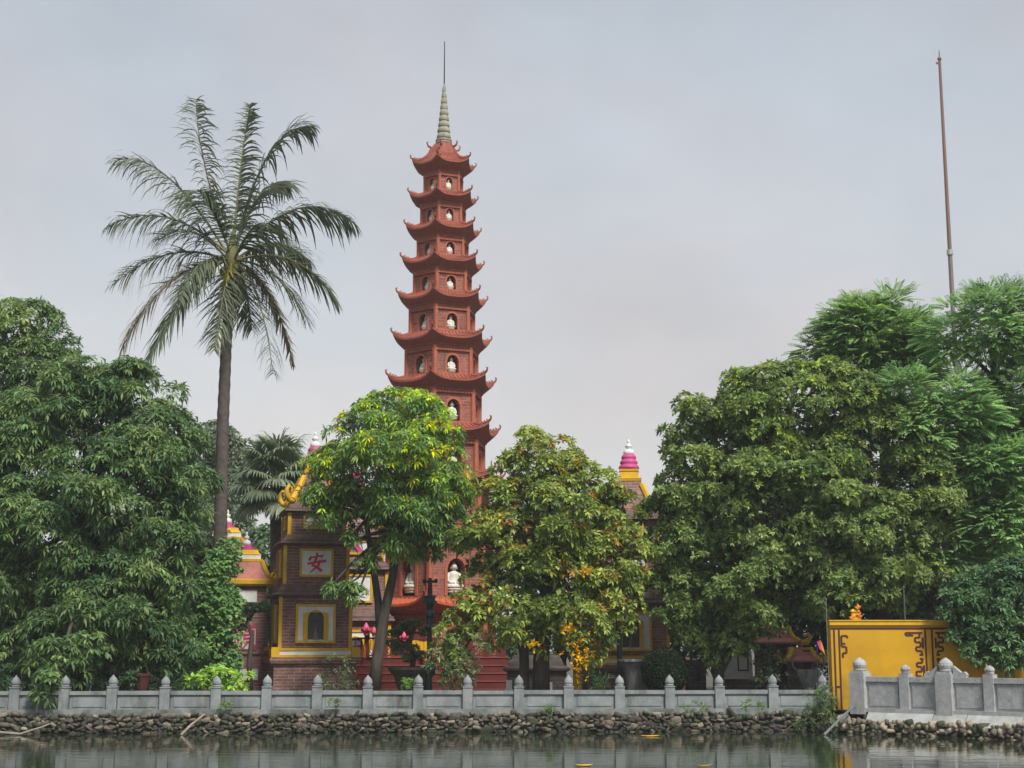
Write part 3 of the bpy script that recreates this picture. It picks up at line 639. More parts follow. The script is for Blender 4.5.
def stupa(name, label, px, Y, rz, dy=0, text=None, brick=None, sc_=1.0):
    """square brick stupa, measured at the 'an' tower of the photo; dy shifts picture rows"""
    p = wp(px, 690, Y); root = thing(name, label, 'stupa', (p.x, Y, GZ), rz, None)
    s = mpp(600, Y) * sc_; zb_ = lambda y: (zof(y + dy, Y - 1.3) - GZ)
    br = brick or OLDBRICK
    tiers = [(36.0, 597, 648), (32.5, 545, 584), (28.5, 512, 534)]
    q = MB(); q.square([(42 * s, 0), (42 * s, zb_(664))]); q.square([(45 * s, zb_(664)), (46.5 * s, zb_(661)), (46.5 * s, zb_(657.5)), (43 * s, zb_(657.4))]); q.build('plinth', br, root)
    q = MB(); w = 41 * s
    q.mi = 0; q.square([(w, zb_(657.3)), (w, zb_(654.8))]); q.square([(w, zb_(650.6)), (w, zb_(648))]); q.mi = 1; q.square([(w - .03, zb_(654.8)), (w - .03, zb_(650.6))]); q.mi = 0
    for sx in (-1, 1):
        for sy in (-1, 1): q.box(sx * w - .13, sx * w + .13, sy * w - .13, sy * w + .13, zb_(657.2), zb_(647.2))
    q.build('foot_band', [YEL, WHITE], root)
    for i, (w_, yt, yb) in enumerate(tiers):
        w = w_ * s; z0, z1 = zb_(yb), zb_(yt)
        q = MB(); q.square([(w, z0 - .02), (w, z1 + .02)]); t = q.build('tier', br, root)
        for sx in (-1, 1):
            for sy in (-1, 1):
                q = MB(); q.box(sx * w - .055, sx * w + .055, sy * w - .055, sy * w + .055, z0, z1); q.build('corner_trim', YEL, t)
        # cornice above
        q = MB(); nw = (tiers[i + 1][0] if i < 2 else 26) * s; zc1 = zb_(tiers[i + 1][2]) if i < 2 else zb_(503)
        ht = zc1 - z1; wmx = w + 4.2 * s
        q.square([(w + .02, z1), (w + .10, z1 + ht * .06), (w + .10, z1 + ht * .16), (w + .2, z1 + ht * .18), (wmx, z1 + ht * .36), (wmx, z1 + ht * .52), (wmx - .08, z1 + ht * .54), (nw + .08, zc1 - .03), (nw + .04, zc1)])
        q.build('cornice', CORN, root)
        # panels on the four sides
        for f in range(4):
            rot = Matrix.Rotation(f * math.pi / 2, 4, 'Z'); hp = [ (20.5, 604, 643), (17.5, 548, 576.5), (14, 513.5, 528)][i]
            pw_ = hp[0] * s; za, zb2 = zb_(hp[2]), zb_(hp[1])
            if f in (1, 3): pw_ *= .62
            q = MB(); y = -w
            q.mi = 0; frame(q, -pw_, pw_, za, zb2, .075, y - .07, y - .001); q.mi = 1; q.box(-pw_ + .075, pw_ - .075, y - .035, y - .002, za + .075, zb2 - .075)
            pn = q.build('panel', [YEL, WHITE], root); pn.matrix_local = rot
            if i == 0 and f == 0:
                q = MB(); a_ = 8.2 * s; zb3 = zb_(639.5); hh_ = zb_(619) - zb3
                ap = arch_pts(a_, zb3, hh_); fo = .14
                oa = [(x_ * (1 + fo / a_) , z_ + (fo if k_ not in (0, len(ap) - 1) else 0)) for k_, (x_, z_) in enumerate(ap)]
                oa = [(-a_ - fo, zb3)] + [(-a_ - fo, zb_(613))] * 1 + [(x_, zb_(612.2)) for x_, z_ in ap[2:-2]] + [(a_ + fo, zb_(613))] + [(a_ + fo, zb3)]
                m_ = len(ap)
                q.add([(x_, y - .10, z_) for x_, z_ in ap] + [(x_, y - .10, z_) for x_, z_ in oa] + [(x_, y - .03, z_) for x_, z_ in ap] + [(x_, y - .03, z_) for x_, z_ in oa],
                      [(k_, k_ + 1, m_ + k_ + 1, m_ + k_) for k_ in range(m_ - 1)] + [(m_ + k_, m_ + k_ + 1, 3 * m_ + k_ + 1, 3 * m_ + k_) for k_ in range(m_ - 1)] + [(k_, k_ + 1, 2 * m_ + k_ + 1, 2 * m_ + k_) for k_ in range(m_ - 1)])
                q.build('arched_surround', YEL, pn)
                q = MB(); q.add([(x_, y - .038, z_) for x_, z_ in ap], [tuple(range(m_))]); q.build('niche_shade_face', mat('niche_shade_grey', (.10, .10, .095), .9, (.055, .055, .055), 5), pn)  # flat face, the niche's inner shade painted in dark grey
                q = MB(); q.lathe((0, y - .055, zb3), [(.10, 0), (.11, .04), (.07, .06), (.075, .16), (.05, .24), (.03, .27), (.042, .31), (.03, .37), (.005, .39)], 8, 1, .3); q.build('votive_figure', mat('grey_figure', (.18, .18, .17)), pn)
            if i == 1 and f == 0 and text: put_char(text, 20 * s, 0, y - .037, (za + zb2) / 2, pn)
            if i == 2 and f == 0:
                q = MB(); q.rings([[(-.42 * pw_ * 1.5, yy_, za + .076), (.42 * pw_ * 1.5, yy_, za + .076), (.25 * pw_, yy_, za + .30), (0, yy_, za + .44), (-.25 * pw_, yy_, za + .30)] for yy_ in (y - .055, y - .03)]); q.build('lotus_emblem', PINK, pn)
    # brick roof with yellow scrolled corners
    q = MB(); z0 = zb_(503); q.square([(26 * s, z0 - .02), (25 * s, z0 + .15), (18 * s, zb_(487)), (12.5 * s, zb_(474)), (11 * s, zb_(468))]); rf = q.build('roof', br, root)
    for sx in (-1, 1):
        for sy in (-1, 1):
            q = MB(); q.tube([(sx * w_ * s, sy * w_ * s, z_) for w_, z_ in ((25.5, z0 + .16), (18.3, zb_(486.5)), (12.7, zb_(473.5)))], [.12, .10, .10], 6); q.build('hip', YEL, rf)
            scroll(rf, sx, sy, 25.5 * s, z0 + .12, .85, YEL)
    q = MB(); q.square([(12 * s, zb_(470)), (12.5 * s, zb_(467)), (10 * s, zb_(466)), (9 * s, zb_(460)), (9.8 * s, zb_(459.5)), (9.8 * s, zb_(457.5))]); q.build('neck', YEL, root)
    qp, qw = MB(), MB(); lotus_stack(qp, qw, zb_(457.5), 10.3 * s, zb_(442) - zb_(457.5), zb_(426) - zb_(442)); qp.build('lotus_bud', PINK, root, True); qw.build('finial', WHITE, root, True)
    return root
stupa('brick_stupa', 'brown brick stupa with red character panel and yellow framed arched niche', 309.5, 49.5, R(14.8), 0, '安', None, .95)
stupa('brick_stupa', 'brick stupa topped by pink lotus between the two broad trees', 632, 52.5, R(-5), 8, None, PINKBRICK, 1.0)
stupa('brick_stupa', 'pinkish brick stupa half hidden behind the one with the red character', 352, 55.5, R(10), 26, None, PINKBRICK, .92)

# small stupa, left, with the pink character
SY = 51.0
def small_stupa(px, Y, rz, dy, label, text=None):
    p = wp(px, 690, Y); root = thing('small_stupa', label, 'stupa', (p.x, Y, GZ), rz); s = mpp(600, Y); z = lambda y: zof(y + dy, Y - .7) - GZ
    q = MB(); q.square([(26 * s, 0), (26 * s, z(656)), (28 * s, z(654)), (28 * s, z(651)), (23 * s, z(650.8)), (22 * s, z(612)), (25 * s, z(609)), (25 * s, z(606)), (20 * s, z(604)), (20 * s, z(586))]); q.build('body', PINKBRICK, root)
    for (w, ya, yb, wf) in ((14, 669, 680, 26), (12, 625, 650, 22.6), (11, 590, 602, 20)):
        q = MB(); q.box(-w * s, w * s, -wf * s - .03, -wf * s + .05, z(yb), z(ya)); pn = q.build('panel', WHITE, root)
        if text and ya == 625:
            q = MB(); frame(q, -w * s, w * s, z(yb), z(ya), .04, -wf * s - .045, -wf * s - .031); q.build('panel_frame', mat('rose_frame', (.35, .12, .11)), pn)
            put_char(text, 21 * s, 0, -wf * s - .032, (z(625) + z(650)) / 2, pn, mat('pink_character_paint', (.80, .04, .16), .6))
    q = MB(); q.square([(24 * s, z(586)), (27 * s, z(584)), (27 * s, z(580)), (25.5 * s, z(579))]); q.build('eave', YEL, root)
    q = MB(); q.square([(25.5 * s, z(579.2)), (21 * s, z(575)), (17.5 * s, z(568)), (15.5 * s, z(561))]); rf = q.build('roof', SALMON, root)
    for sx in (-1, 1):
        for sy in (-1, 1):
            q = MB(); q.tube([(sx * w * s, sy * w * s, z(y)) for w, y in ((25.7, 578.5), (21.2, 574.5), (17.7, 567.5), (15.5, 560.5))], .075, 6); q.build('hip', YEL, rf)
            scroll(rf, sx, sy, 26.5 * s, z(580), .62, YEL)
    q = MB(); q.mi = 0; q.square([(16 * s, z(561.2)), (16 * s, z(558.5))]); q.mi = 1; q.square([(14 * s, z(558.5)), (14 * s, z(554))]); q.mi = 0; q.square([(14.5 * s, z(554)), (12 * s, z(552)), (11 * s, z(549))]); q.build('roof_steps', [YEL, WHITE], root)
    qp, qw = MB(), MB(); lotus_stack(qp, qw, z(549), 8 * s, z(543.5) - z(549), z(530) - z(543.5)); qp.build('lotus_bud', PINK, root, True); qw.build('finial', WHITE, root, True)
    return root
small_stupa(242, 51, R(12), 0, 'small pink brick stupa with salmon roof and pink character beside the vine', '順')
small_stupa(222, 57, R(9), -22, 'taller small stupa with white finial and yellow eaves behind the palm trunk')

# ------------------------------------------------------------------ small shrines, right
def shrine(px, Y, y_eave, y_top, wpx, label, white=False):
    p = wp(px, 690, Y); root = thing('small_shrine', label, 'shrine', (p.x, Y, GZ), R(-8)); s = mpp(640, Y); z = lambda y: zof(y, Y - .6) - GZ
    w = wpx * s
    q = MB(); q.box(-w * .86, w * .86, -.7, .9, 0, z(y_eave)); b_ = q.build('wall', MOSSBRICK, root)
    q = MB(); q.box(-w * .95, w * .95, -.8, 1.0, 0, .22); q.build('plinth', MOSSBRICK, root)
    q = MB(); q.box(w * .1, w * .55, -.715, -.69, z(676), z(650)); q.build('doorway_shade', OPENSHADE, b_)  # solid block on the wall, inner shade painted as its dark colour
    q = MB(); prof = [(1.05, y_eave), (1.05, y_eave - 2), (.80, y_eave - 6), (.66, y_eave - 11), (.60, y_top)]
    q.rings([[(-w * k, -1.05 * k, z(y)), (w * k, -1.05 * k, z(y)), (w * k, 1.2 * k, z(y)), (-w * k, 1.2 * k, z(y))] for k, y in prof]); rf = q.build('roof', SALMON, root)
    for sx in (-1, 1):
        for sy, yy in ((-1, -1.05), (1, 1.2)):
            q = MB(); q.tube([(sx * w * k, yy * k, z(y) + .02) for k, y in prof[1:]] , .07, 6)
            q.tube([(sx * w * 1.05, yy * 1.05, z(y_eave - 1)), (sx * (w * 1.05 + .2), yy * 1.05, z(y_eave - 1) + .02), (sx * (w * 1.05 + .32), yy * 1.05, z(y_eave) + .22), (sx * (w * 1.05 + .22), yy * 1.05, z(y_eave) + .38)], [.09, .09, .07, .03], 6)
            q.build('ridge_scroll', YEL, rf)
    q = MB(); q.box(-w * .6, w * .6, -.05, .05, z(y_top) - .02, z(y_top) + .06); q.build('ridge', YEL, rf)
    return root
shrine(776, 51, 644, 628, 23, 'small brick shrine with salmon pink roof and yellow curled ridges')
shrine(802, 49, 662, 649, 15, 'low brick shrine with pale pink roof left of the yellow wall')
p = wp(737, 690, 50.2); root = thing('white_tablet_wall', 'white plaster tablet with brown outlined rectangle beside the forked trunk', 'tablet', (p.x, 50.2, GZ), R(-6)); s = mpp(660, 50.2); z = lambda y: zof(y, 50.2) - GZ
q = MB(); q.rings([[(-16 * s, y, z(679)), (16 * s, y, z(679)), (15 * s, y, z(648)), (3 * s, y, z(650)), (-12 * s, y, z(668))] for y in (-.12, .12)]); q.build('slab', WHITE, root)
q = MB(); frame(q, 1 * s, 12 * s, z(671), z(653.5), .045, -.135, -.121); q.build('outline', MAROON, root)
q = MB(); q.box(-20 * s, 19 * s, -.3, .3, 0, z(679)); q.build('base', MOSSBRICK, root)
def brick_block(name, px0, px1, Y, ytop, label, m, cat, cap=True, opening_shade=None):
    xa, xb = wp(px0, 670, Y).x, wp(px1, 670, Y).x; root = thing(name, label, cat, (xa, Y, GZ)); zt_ = zof(ytop, Y) - GZ
    q = MB(); q.box(0, xb - xa, 0, .9, 0, zt_); q.build('body', m, root)
    if cap: q = MB(); q.rings([[(-o_, -o_, zz), (xb - xa + o_, -o_, zz), (xb - xa + o_, .9 + o_, zz), (-o_, .9 + o_, zz)] for o_, zz in ((.02, zt_), (.14, zt_ + .06), (.14, zt_ + .13), (-.05, zt_ + .22), (-.22, zt_ + .55))]); q.build('cap', m, root)
    if opening_shade: q = MB(); o0, o1, za, zb2 = opening_shade; q.box(o0, o1, -.02, .1, za, zb2); q.build('opening_shade', OPENSHADE, root)  # no hole is cut; a dark block carries the shade
    return root
brick_block('brick_altar', 688, 706, 51, 660, 'weathered brick pillar with slit window left of the forked trunk', MOSSBRICK, 'altar', False, (.28, .42, .55, 1.1))
bt_ = brick_block('brick_tomb', 507, 566, 50, 672, 'low weathered brick tomb with flared cap behind the blossoming tree trunks', MOSSBRICK, 'tomb')
brick_block('brick_plinth', 574, 690, 54.2, 657, 'long reddish brick plinth behind stone urn and round topiary', PINKBRICK, 'plinth', False)
for px, Y, wd, ya, yb, lab in ((509, 49.8, .20, 680, 689, 'small white marker slab on the tomb near the red steps'), (546, 49.7, .42, 682, 690, 'wide white marker slab between blossoming trunks and balustrade')):
    p = wp(px, yb, Y); q = MB(); q.box(-wd / 2, wd / 2, -.05, .02, 0, zof(ya, Y) - p.z); q.box(-wd / 2 - .03, wd / 2 + .03, -.08, .03, -.25, 0); o = q.build('marker_slab', WHITE); o.location = p; tag(o, lab, 'marker')
p = wp(578, 690, 48.5); q = MB(); q.box(-.12, .12, -.10, .12, 0, zof(676, 48.5) - GZ); q.box(-.16, .16, -.14, .16, zof(676, 48.5) - GZ, zof(674.5, 48.5) - GZ); o = q.build('yellow_post', YEL); o.location = (p.x, 48.5, GZ); tag(o, 'short yellow painted post under the yellow blossoms', 'post')
# grey urn
p = wp(634, 690, 46.5); ur = thing('stone_urn', 'grey stone urn with wide rim left of the round topiary', 'urn', (p.x, 46.5, GZ)); hz = zof(659, 46.5) - GZ
q = MB(); q.lathe((0, 0, 0), [(.34, 0), (.34, .10), (.24, .14), (.21, .3), (.25, .55 * hz), (.32, .8 * hz), (.42, .92 * hz)], 14); q.build('body', mat('urn_stone', (.26, .27, .28), .7, (.12, .13, .13), 6, .5, 15, streak=True), ur, True)
q = MB(); q.lathe((0, 0, 0), [(.42, .92 * hz), (.50, .94 * hz), (.50, hz), (.40, hz), (.36, .95 * hz)], 14); q.build('rim', MATS['urn_stone'], ur)

# ------------------------------------------------------------------ lamps and poles
def lamp_post(px, Y, ytop, label, cross=True):
    p = wp(px, 690, Y); root = thing('lamp_post', label, 'lamp post', (p.x, Y, GZ)); z = lambda y: zof(y, Y) - GZ; s = mpp(620, Y)
    q = MB(); q.lathe((0, 0, 0), [(.17, 0), (.17, .25), (.11, .32), (.09, .7), (.075, z(632))], 10); q.build('pole', GREENIRON, root)
    q = MB(); q.lathe((0, 0, 0), [(.08, z(632)), (.13, z(630)), (.17, z(627)), (.11, z(624)), (.12, z(618)), (.16, z(616)), (.15, z(613)), (.10, z(610)), (.13, z(603))], 10); q.build('collar', GREENIRON, root)
    q = MB(); q.box(-.22, .22, -.22, .22, z(603), z(601)); q.box(-.16, .16, -.16, .16, z(601), z(597)); q.box(-.21, .21, -.21, .21, z(597), z(595.5), .03); q.build('lantern', GREENIRON, root)
    q = MB(); q.tube([(0, 0, z(595.5)), (0, 0, z(ytop))], [.085, .06], 8); q.build('upper_pole', GREENIRON, root)
    if cross:
        q = MB(); q.tube([(-6.5 * s, 0, z(581.5)), (6.5 * s, 0, z(581.5))], .04, 6); q.tube([(0, -.2, z(581.5)), (0, .2, z(581.5))], .04, 6)
        for sx in (-1, 1): q.lathe((sx * 6.0 * s, 0, z(581.5)), [(.03, -.05), (.055, 0), (.05, .06), (.02, .09)], 8)
        q.build('cross_arm', GREENIRON, root)
    return root
lamp_post(429, 47.5, 578, 'dark green lamp post with cross arm in front of the pagoda')
lamp_post(620, 47.2, 552, 'dark slim lamp post between blossoming tree and stone urn', False)
p = wp(946, 180, 62); fp = thing('flagpole', 'tall bare rusty flagpole rising above the trees at right', 'flagpole', (p.x, 62, GZ)); z = lambda y: zof(y, 62) - GZ
q = MB(); q.tube([(0, 0, 0), (0, 0, z(255))], [.115, .095], 8); q.build('lower_pole', mat('dull_pole', (.24, .20, .18), .7), fp)
q = MB(); q.tube([(0, 0, z(255)), (0, 0, z(250))], .135, 8); q.build('joint', PALEM, fp)
q = MB(); q.tube([(0, 0, z(250)), (0, 0, z(60))], [.088, .060], 8); q.build('upper_pole', RUST, fp)
q = MB(); q.lathe((0, 0, z(60)), [(.08, 0), (.10, .05), (.07, .12), (.03, .16), (.02, .42), (.004, .5)], 8); q.box(-.16, -.02, -.03, .03, z(64), z(62)); q.build('finial', RUST, fp)
def thin_pole(px, Y, ya, yb, rr, label, m=PALEM):
    p = wp(px, yb, Y); q = MB(); h_ = zof(ya, Y) - p.z; q.tube([(0, 0, 0), (0, 0, h_)], rr, 6); q.lathe((0, 0, h_), [(rr, -.02), (rr * 1.8, 0), (rr * 1.5, .04), (.003, .06)], 6); o = q.build('thin_pole', m); o.location = p; return tag(o, label, 'pole')
thin_pole(831, 40.75, 600, 737, .012, 'thin grey pole standing in the water at left edge of the yellow wall', mat('dull_metal', (.2, .21, .21), .6))
thin_pole(906, 42.5, 588, 640, .02, 'thin grey pole rising behind the middle of the yellow wall', mat('grey_metal', (.10, .11, .11), .5))
# pipe and sticks at the waterline
def stick(pts, rad, m, label, name, cat):
    p0 = Vector(wp(*pts[0])); q = MB(); q.tube([Vector(wp(*p_)) - p0 for p_ in pts], rad, 7); o = q.build(name, m); o.location = p0; return tag(o, label, cat)
stick([(854, 706, 39.9), (842, 717, 39.5), (824, 735, 39.0)], [.036, .036, .036], mat('pipe_grey', (.18, .19, .20), .6), 'grey drain pipe slanting from the right terrace into the lake', 'drain_pipe', 'pipe')
stick([(205, 714, 39.35), (192, 724, 39.1), (181, 735, 38.9)], [.022, .03, .034], WOOD, 'pale dead branch leaning from left sea wall into the water', 'dead_branch', 'branch')
stick([(-3, 732, 39.0), (20, 734, 38.9), (42, 727, 39.0), (52, 723, 39.1)], [.03, .03, .02, .012], WOOD, 'thin pale branch lying along the water at far left', 'dead_branch', 'branch')
for px, py, s_, lab in ((650, 736.5, .13, 'yellow fallen leaf floating just below the long sea wall'), (584, 766, .09, 'yellow leaf floating at the bottom edge below the blossoming tree'), (704, 766.5, .08, 'brownish leaf floating at the bottom edge right of the yellow one')):
    dep = math.atan((py - 384) / F) - TH; Yl = H / math.tan(dep); p = wp(px, py, Yl); q = MB()
    o_ = [(math.cos(a_) * s_ * 1.9, math.sin(a_) * s_ * .9, .012 + .02 * math.cos(a_) ** 2) for a_ in np.linspace(0, 2 * math.pi, 11)[:-1]]
    q.rings([o_, [(x_, y_, z_ + .006) for x_, y_, z_ in o_]]); o = q.build('floating_leaf', YFLOW if s_ != .08 else mat('brown_leaf', (.42, .26, .05))); o.location = (p.x, Yl, 0); tag(o, lab, 'leaf')

# ------------------------------------------------------------------ foliage
def unit(v): return v / np.maximum(np.linalg.norm(v, axis=-1, keepdims=True), 1e-9)
def leaves(P, AX, k, ln, wd, spread, droop, C, cjit=.12, bend=.5):
    """k leaves around every twig end P (n,3) with axis AX; returns V, faces, colours"""
    n_ = len(P); P = np.repeat(P, k, 0); AX = np.repeat(AX, k, 0); C = np.repeat(C, k, 0); N = n_ * k
    ref = np.tile([.3, .2, .93], (N, 1)); a = unit(np.cross(AX, ref)); b = np.cross(AX, a)
    th = (np.tile(np.arange(k), n_) * 2.399 + np.repeat(rng.uniform(0, 6.28, n_), k))[:, None]
    el = rng.normal(spread, .22, (N, 1))
    D = unit(AX * np.cos(el) + (a * np.cos(th) + b * np.sin(th)) * np.sin(el))
    D1 = unit(D + np.array([0, 0, -1]) * droop * .45); D2 = unit(D + np.array([0, 0, -1]) * droop * (1 + bend))
    S = unit(np.cross(D1, np.array([0, 0, 1.]) + rng.normal(0, .35, (N, 3))))
    L_ = ln * rng.uniform(.65, 1.2, (N, 1)); W = wd * rng.uniform(.75, 1.2, (N, 1))
    base = P + D * L_ * .08; mid = base + D1 * L_ * .48; tip = mid + D2 * L_ * .52
    V = np.stack([base, mid + S * W / 2, mid - S * W / 2, tip], 1).reshape(-1, 3)
    i4 = np.arange(N)[:, None] * 4
    Fc = np.vstack([i4 + [0, 2, 1], i4 + [1, 2, 3]])
    col_ = np.clip(C * (1 + rng.normal(0, cjit, (N, 1))) + rng.normal(0, .004, (N, 3)), .004, .9)
    return V, Fc, np.repeat(col_, 4, 0)
def join(parts):
    Vs, Fs, Cs = [], [], []; o = 0
    for V, Fc, C in parts: Vs.append(V); Fs.append(Fc + o); Cs.append(C); o += len(V)
    return np.vstack(Vs), np.vstack(Fs), np.vstack(Cs)
def lobes_px(lst, Y, dep=1.0):
    out = []
    for it in lst:
        px, py, rx, rz = it[:4]; dy = it[4] if len(it) > 4 else 0
        p = wp(px, py, Y + dy); s = mpp(py, Y + dy); out.append((np.array(p), np.array((rx * s, (rx + rz) * .5 * s * dep, rz * s))))
    return out
def clump_points(lobes, dens, rc=(.26, .42), up=.5, front=.35, flat=.75, keep=.72):
    """twig ends over the upper outer side of many clumps that cover each lobe"""
    Ps, Ds = [], []
    for i, (c, r) in enumerate(lobes):
        rm = r.mean(); nc = int(max(5, 20 * (rm / 1.2) ** .8))
        d = unit(rng.normal(0, 1, (nc * 2, 3)) + np.array([0, -front, up * .4])); cc = c + d * r * rng.uniform(.62, .92, (len(d), 1))
        ok = np.ones(len(cc), bool)
        for j, (c2, r2) in enumerate(lobes):
            if j != i: ok &= (((cc - c2) / r2) ** 2).sum(1) > keep ** 2 * .8
        cc, d = cc[ok][:nc], d[ok][:nc]
        for q_, dd in zip(cc, d):
            rr = rng.uniform(*rc) * 1.12 * min(rm, 1.6)
            if rng.random() < .16: rr *= .55; q_ = q_ + dd * r * .20
            m_ = max(4, int(dens * rr * rr * rng.uniform(.7, 1.3)))
            dv = unit(rng.normal(0, 1, (m_, 3)) + dd * .7 + np.array([0, -.1, up]))
            Ps.append(q_ + dv * rr * np.array([1.1, 1.1, flat]) * rng.uniform(.72, 1.08, (m_, 1))); Ds.append(unit(dv + dd * .4 + np.array([0, 0, .25])))
    return np.vstack(Ps), np.vstack(Ds)
def fill_points(lobes, n_per):
    Ps = []
    for c, r in lobes:
        m_ = int(n_per * (r[0] * r[2])); d = unit(rng.normal(0, 1, (m_, 3))); Ps.append(c + d * r * (rng.uniform(.05, 1, (m_, 1)) ** .4) * .72)
    P = np.vstack(Ps); return P, unit(rng.normal(0, 1, P.shape) + [0, 0, .5])
def palette(n_, cols, w, P=None, freq=.9):
    """colour per twig; neighbouring twigs share a tint so whole sprays differ"""
    cols = np.array(cols); w = np.array(w, float) / sum(w); cw = np.cumsum(w)
    if P is None: u_ = rng.random(n_)
    else:
        ph = rng.uniform(0, 6, 4); u_ = .5 + .28 * np.sin(P[:, 0] * freq * 2.1 + ph[0] + 1.3 * np.sin(P[:, 2] * freq * 1.7 + ph[1])) * np.cos(P[:, 2] * freq * 1.9 + ph[2] + P[:, 1] * freq) + rng.normal(0, .22, n_); u_ = np.clip(u_, 0, .999)
    return cols[np.searchsorted(cw, u_)] * rng.uniform(.85, 1.15, (n_, 1))
def limb(q, a_, b_, r0, r1, bend=.15, n_=6):
    a_, b_ = Vector(a_), Vector(b_); L_ = (b_ - a_).length; off = Vector((rnd.uniform(-1, 1), rnd.uniform(-1, 1), rnd.uniform(.2, 1))) * bend * L_
    pts = [a_.lerp(b_, t_) + off * math.sin(math.pi * t_) * .6 for t_ in [i / n_ for i in range(n_ + 1)]]
    q.tube(pts, [r0 + (r1 - r0) * i / n_ for i in range(n_ + 1)], 7)
def tree(name, label, base, stems, lobes, spec, group=None, limbs=True, cat='tree'):
    """base world point, stems [[(px,py,Y,radius m), ...]]"""
    root = thing(name, label, cat, base, 0, group); off = np.array(root.location)
    parts = spec(lobes); V, Fc, C = join(parts)
    np_mesh('crown', V - off, Fc, C, LEAF, root)
    q = MB()
    for st in stems:
        pts = [Vector(wp(a_[0], a_[1], a_[2])) for a_ in st]; q.tube(pts, [a_[3] for a_ in st], 9)
    top = Vector(wp(*stems[0][-1][:3])); r_ = stems[0][-1][3]
    if limbs:
        for c, rr in lobes: limb(q, top, c, r_ * .75, .02, .12)
        for st in stems[1:]:
            tp = Vector(wp(*st[-1][:3])); near = sorted(lobes, key=lambda L_: (Vector(L_[0]) - tp).length)[:4]
            for c, rr in near: limb(q, tp, c, st[-1][3] * .7, .02, .12)
    q.build('trunk', BARK, root, True, world=True)
    return root
def broad(cols, w, ln=.26, wd=.065, k=9, dens=95, spread=1.15, droop=.55, fill=26, up=.85, top=None, topw=.0, rc=(.26, .42), flat=.75, fk=7, cj=.12):
    def f(lobes):
        P, D = clump_points(lobes, dens, up=up, rc=rc, flat=flat); C = palette(len(P), cols, w, P)
        if top is not None:
            zmax = P[:, 2].max(); zmin = P[:, 2].min(); h_ = (P[:, 2] - zmin) / (zmax - zmin)
            young = rng.random(len(P)) < topw * np.clip(h_ * 1.6 - .35, .03, 1) ** 1.4 * (D[:, 2] > -.1)
            C[young] = .85 * np.array(top)[rng.integers(0, len(top), young.sum())] * rng.uniform(.8, 1.15, (young.sum(), 1))
        out = [leaves(P, D, k, ln, wd, spread, droop, C, cj)]
        P2, D2 = fill_points(lobes, fill); out.append(leaves(P2, D2, fk, ln * 1.25, wd * 1.7, 1.2, .5, palette(len(P2), [c for c in cols[:2]], w[:2]), .1))  # inner leaves take the darkest tones, crown shade put into colour
        return out
    return f
def twiggy(cols, w, tl=.62, pairs=7, ll=.15, lw=.042, dens=40, fill=14, up=.45, rc=(.28, .45)):
    """fern-like sprays: flat twigs carrying small paired leaflets"""
    def f(lobes):
        P, D = clump_points(lobes, dens, up=up, rc=rc, flat=.55, front=.3); P2, D2 = fill_points(lobes, fill); P = np.vstack([P, P2]); D = np.vstack([D, D2])
        C = palette(len(P), cols, w, P); n_ = len(P)
        D = unit(D * np.array([1, 1, .55]) + rng.normal(0, .18, D.shape)); S = unit(np.cross(D, np.array([0, 0, 1.]) + rng.normal(0, .25, D.shape))); T = tl * rng.uniform(.6, 1.25, (n_, 1))
        V, Fc, Cc = [], [], []; o = 0
        for j in range(pairs):
            t_ = (j + .6) / pairs
            for sg in (-1, 1):
                b_ = P + D * T * t_ - np.array([0, 0, 1]) * (T * .22 * t_ ** 2); dr = unit(S * sg + D * .75 - np.array([0, 0, .28])); L_ = ll * (1 - .45 * t_) * rng.uniform(.8, 1.2, (n_, 1))
                wv = unit(np.cross(dr, np.array([0, 0, 1.]))) * lw / 2; m_ = b_ + dr * L_ * .5
                V.append(np.stack([b_, m_ + wv, m_ - wv, b_ + dr * L_ - np.array([0, 0, .03])], 1).reshape(-1, 3)); i4 = np.arange(n_)[:, None] * 4 + o; Fc += [i4 + [0, 2, 1], i4 + [1, 2, 3]]; o += 4 * n_
                Cc.append(np.repeat(np.clip(C * (1 + rng.normal(0, .1, (n_, 1))), .004, .9), 4, 0))
        return [(np.vstack(V), np.vstack(Fc), np.vstack(Cc))]
    return f
GB = lambda px, Y: Vector((wp(px, 690, Y).x, Y, GZ))
DARKG = [(.033, .058, .028), (.048, .080, .035), (.070, .106, .043), (.098, .136, .056)]
# --- big mango, left
Lm = lobes_px([(100, 412, 72, 50, .4), (152, 442, 44, 36), (188, 482, 30, 42), (28, 450, 62, 60, .3), (118, 500, 85, 60, -.4), (48, 540, 70, 62, -.3), (160, 560, 48, 56, -.1), (108, 606, 66, 46, -.8), (62, 648, 40, 38, -1.0), (150, 628, 36, 30, -.6), (60, 660, 26, 26, -2.6), (50, 690, 17, 18, -3.6), (86, 650, 22, 18, -2.4), (0, 590, 36, 70, .2), (150, 470, 50, 40, -.3), (116, 402, 42, 30, .1), (86, 396, 40, 28, .3), (112, 652, 44, 24, -.7), (172, 655, 34, 22, -.5), (24, 655, 30, 26, -.4), (-8, 490, 40, 60, .8)], 43.4, .95)
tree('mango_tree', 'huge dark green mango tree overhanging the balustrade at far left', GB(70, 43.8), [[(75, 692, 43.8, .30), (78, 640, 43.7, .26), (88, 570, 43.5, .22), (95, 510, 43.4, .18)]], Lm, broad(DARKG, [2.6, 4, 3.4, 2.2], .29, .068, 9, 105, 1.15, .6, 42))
Lm = lobes_px([(12, 338, 46, 38), (48, 352, 28, 26), (30, 380, 50, 40), (-20, 400, 50, 50), (30, 410, 50, 34), (52, 322, 12, 14, .3)], 46.5)
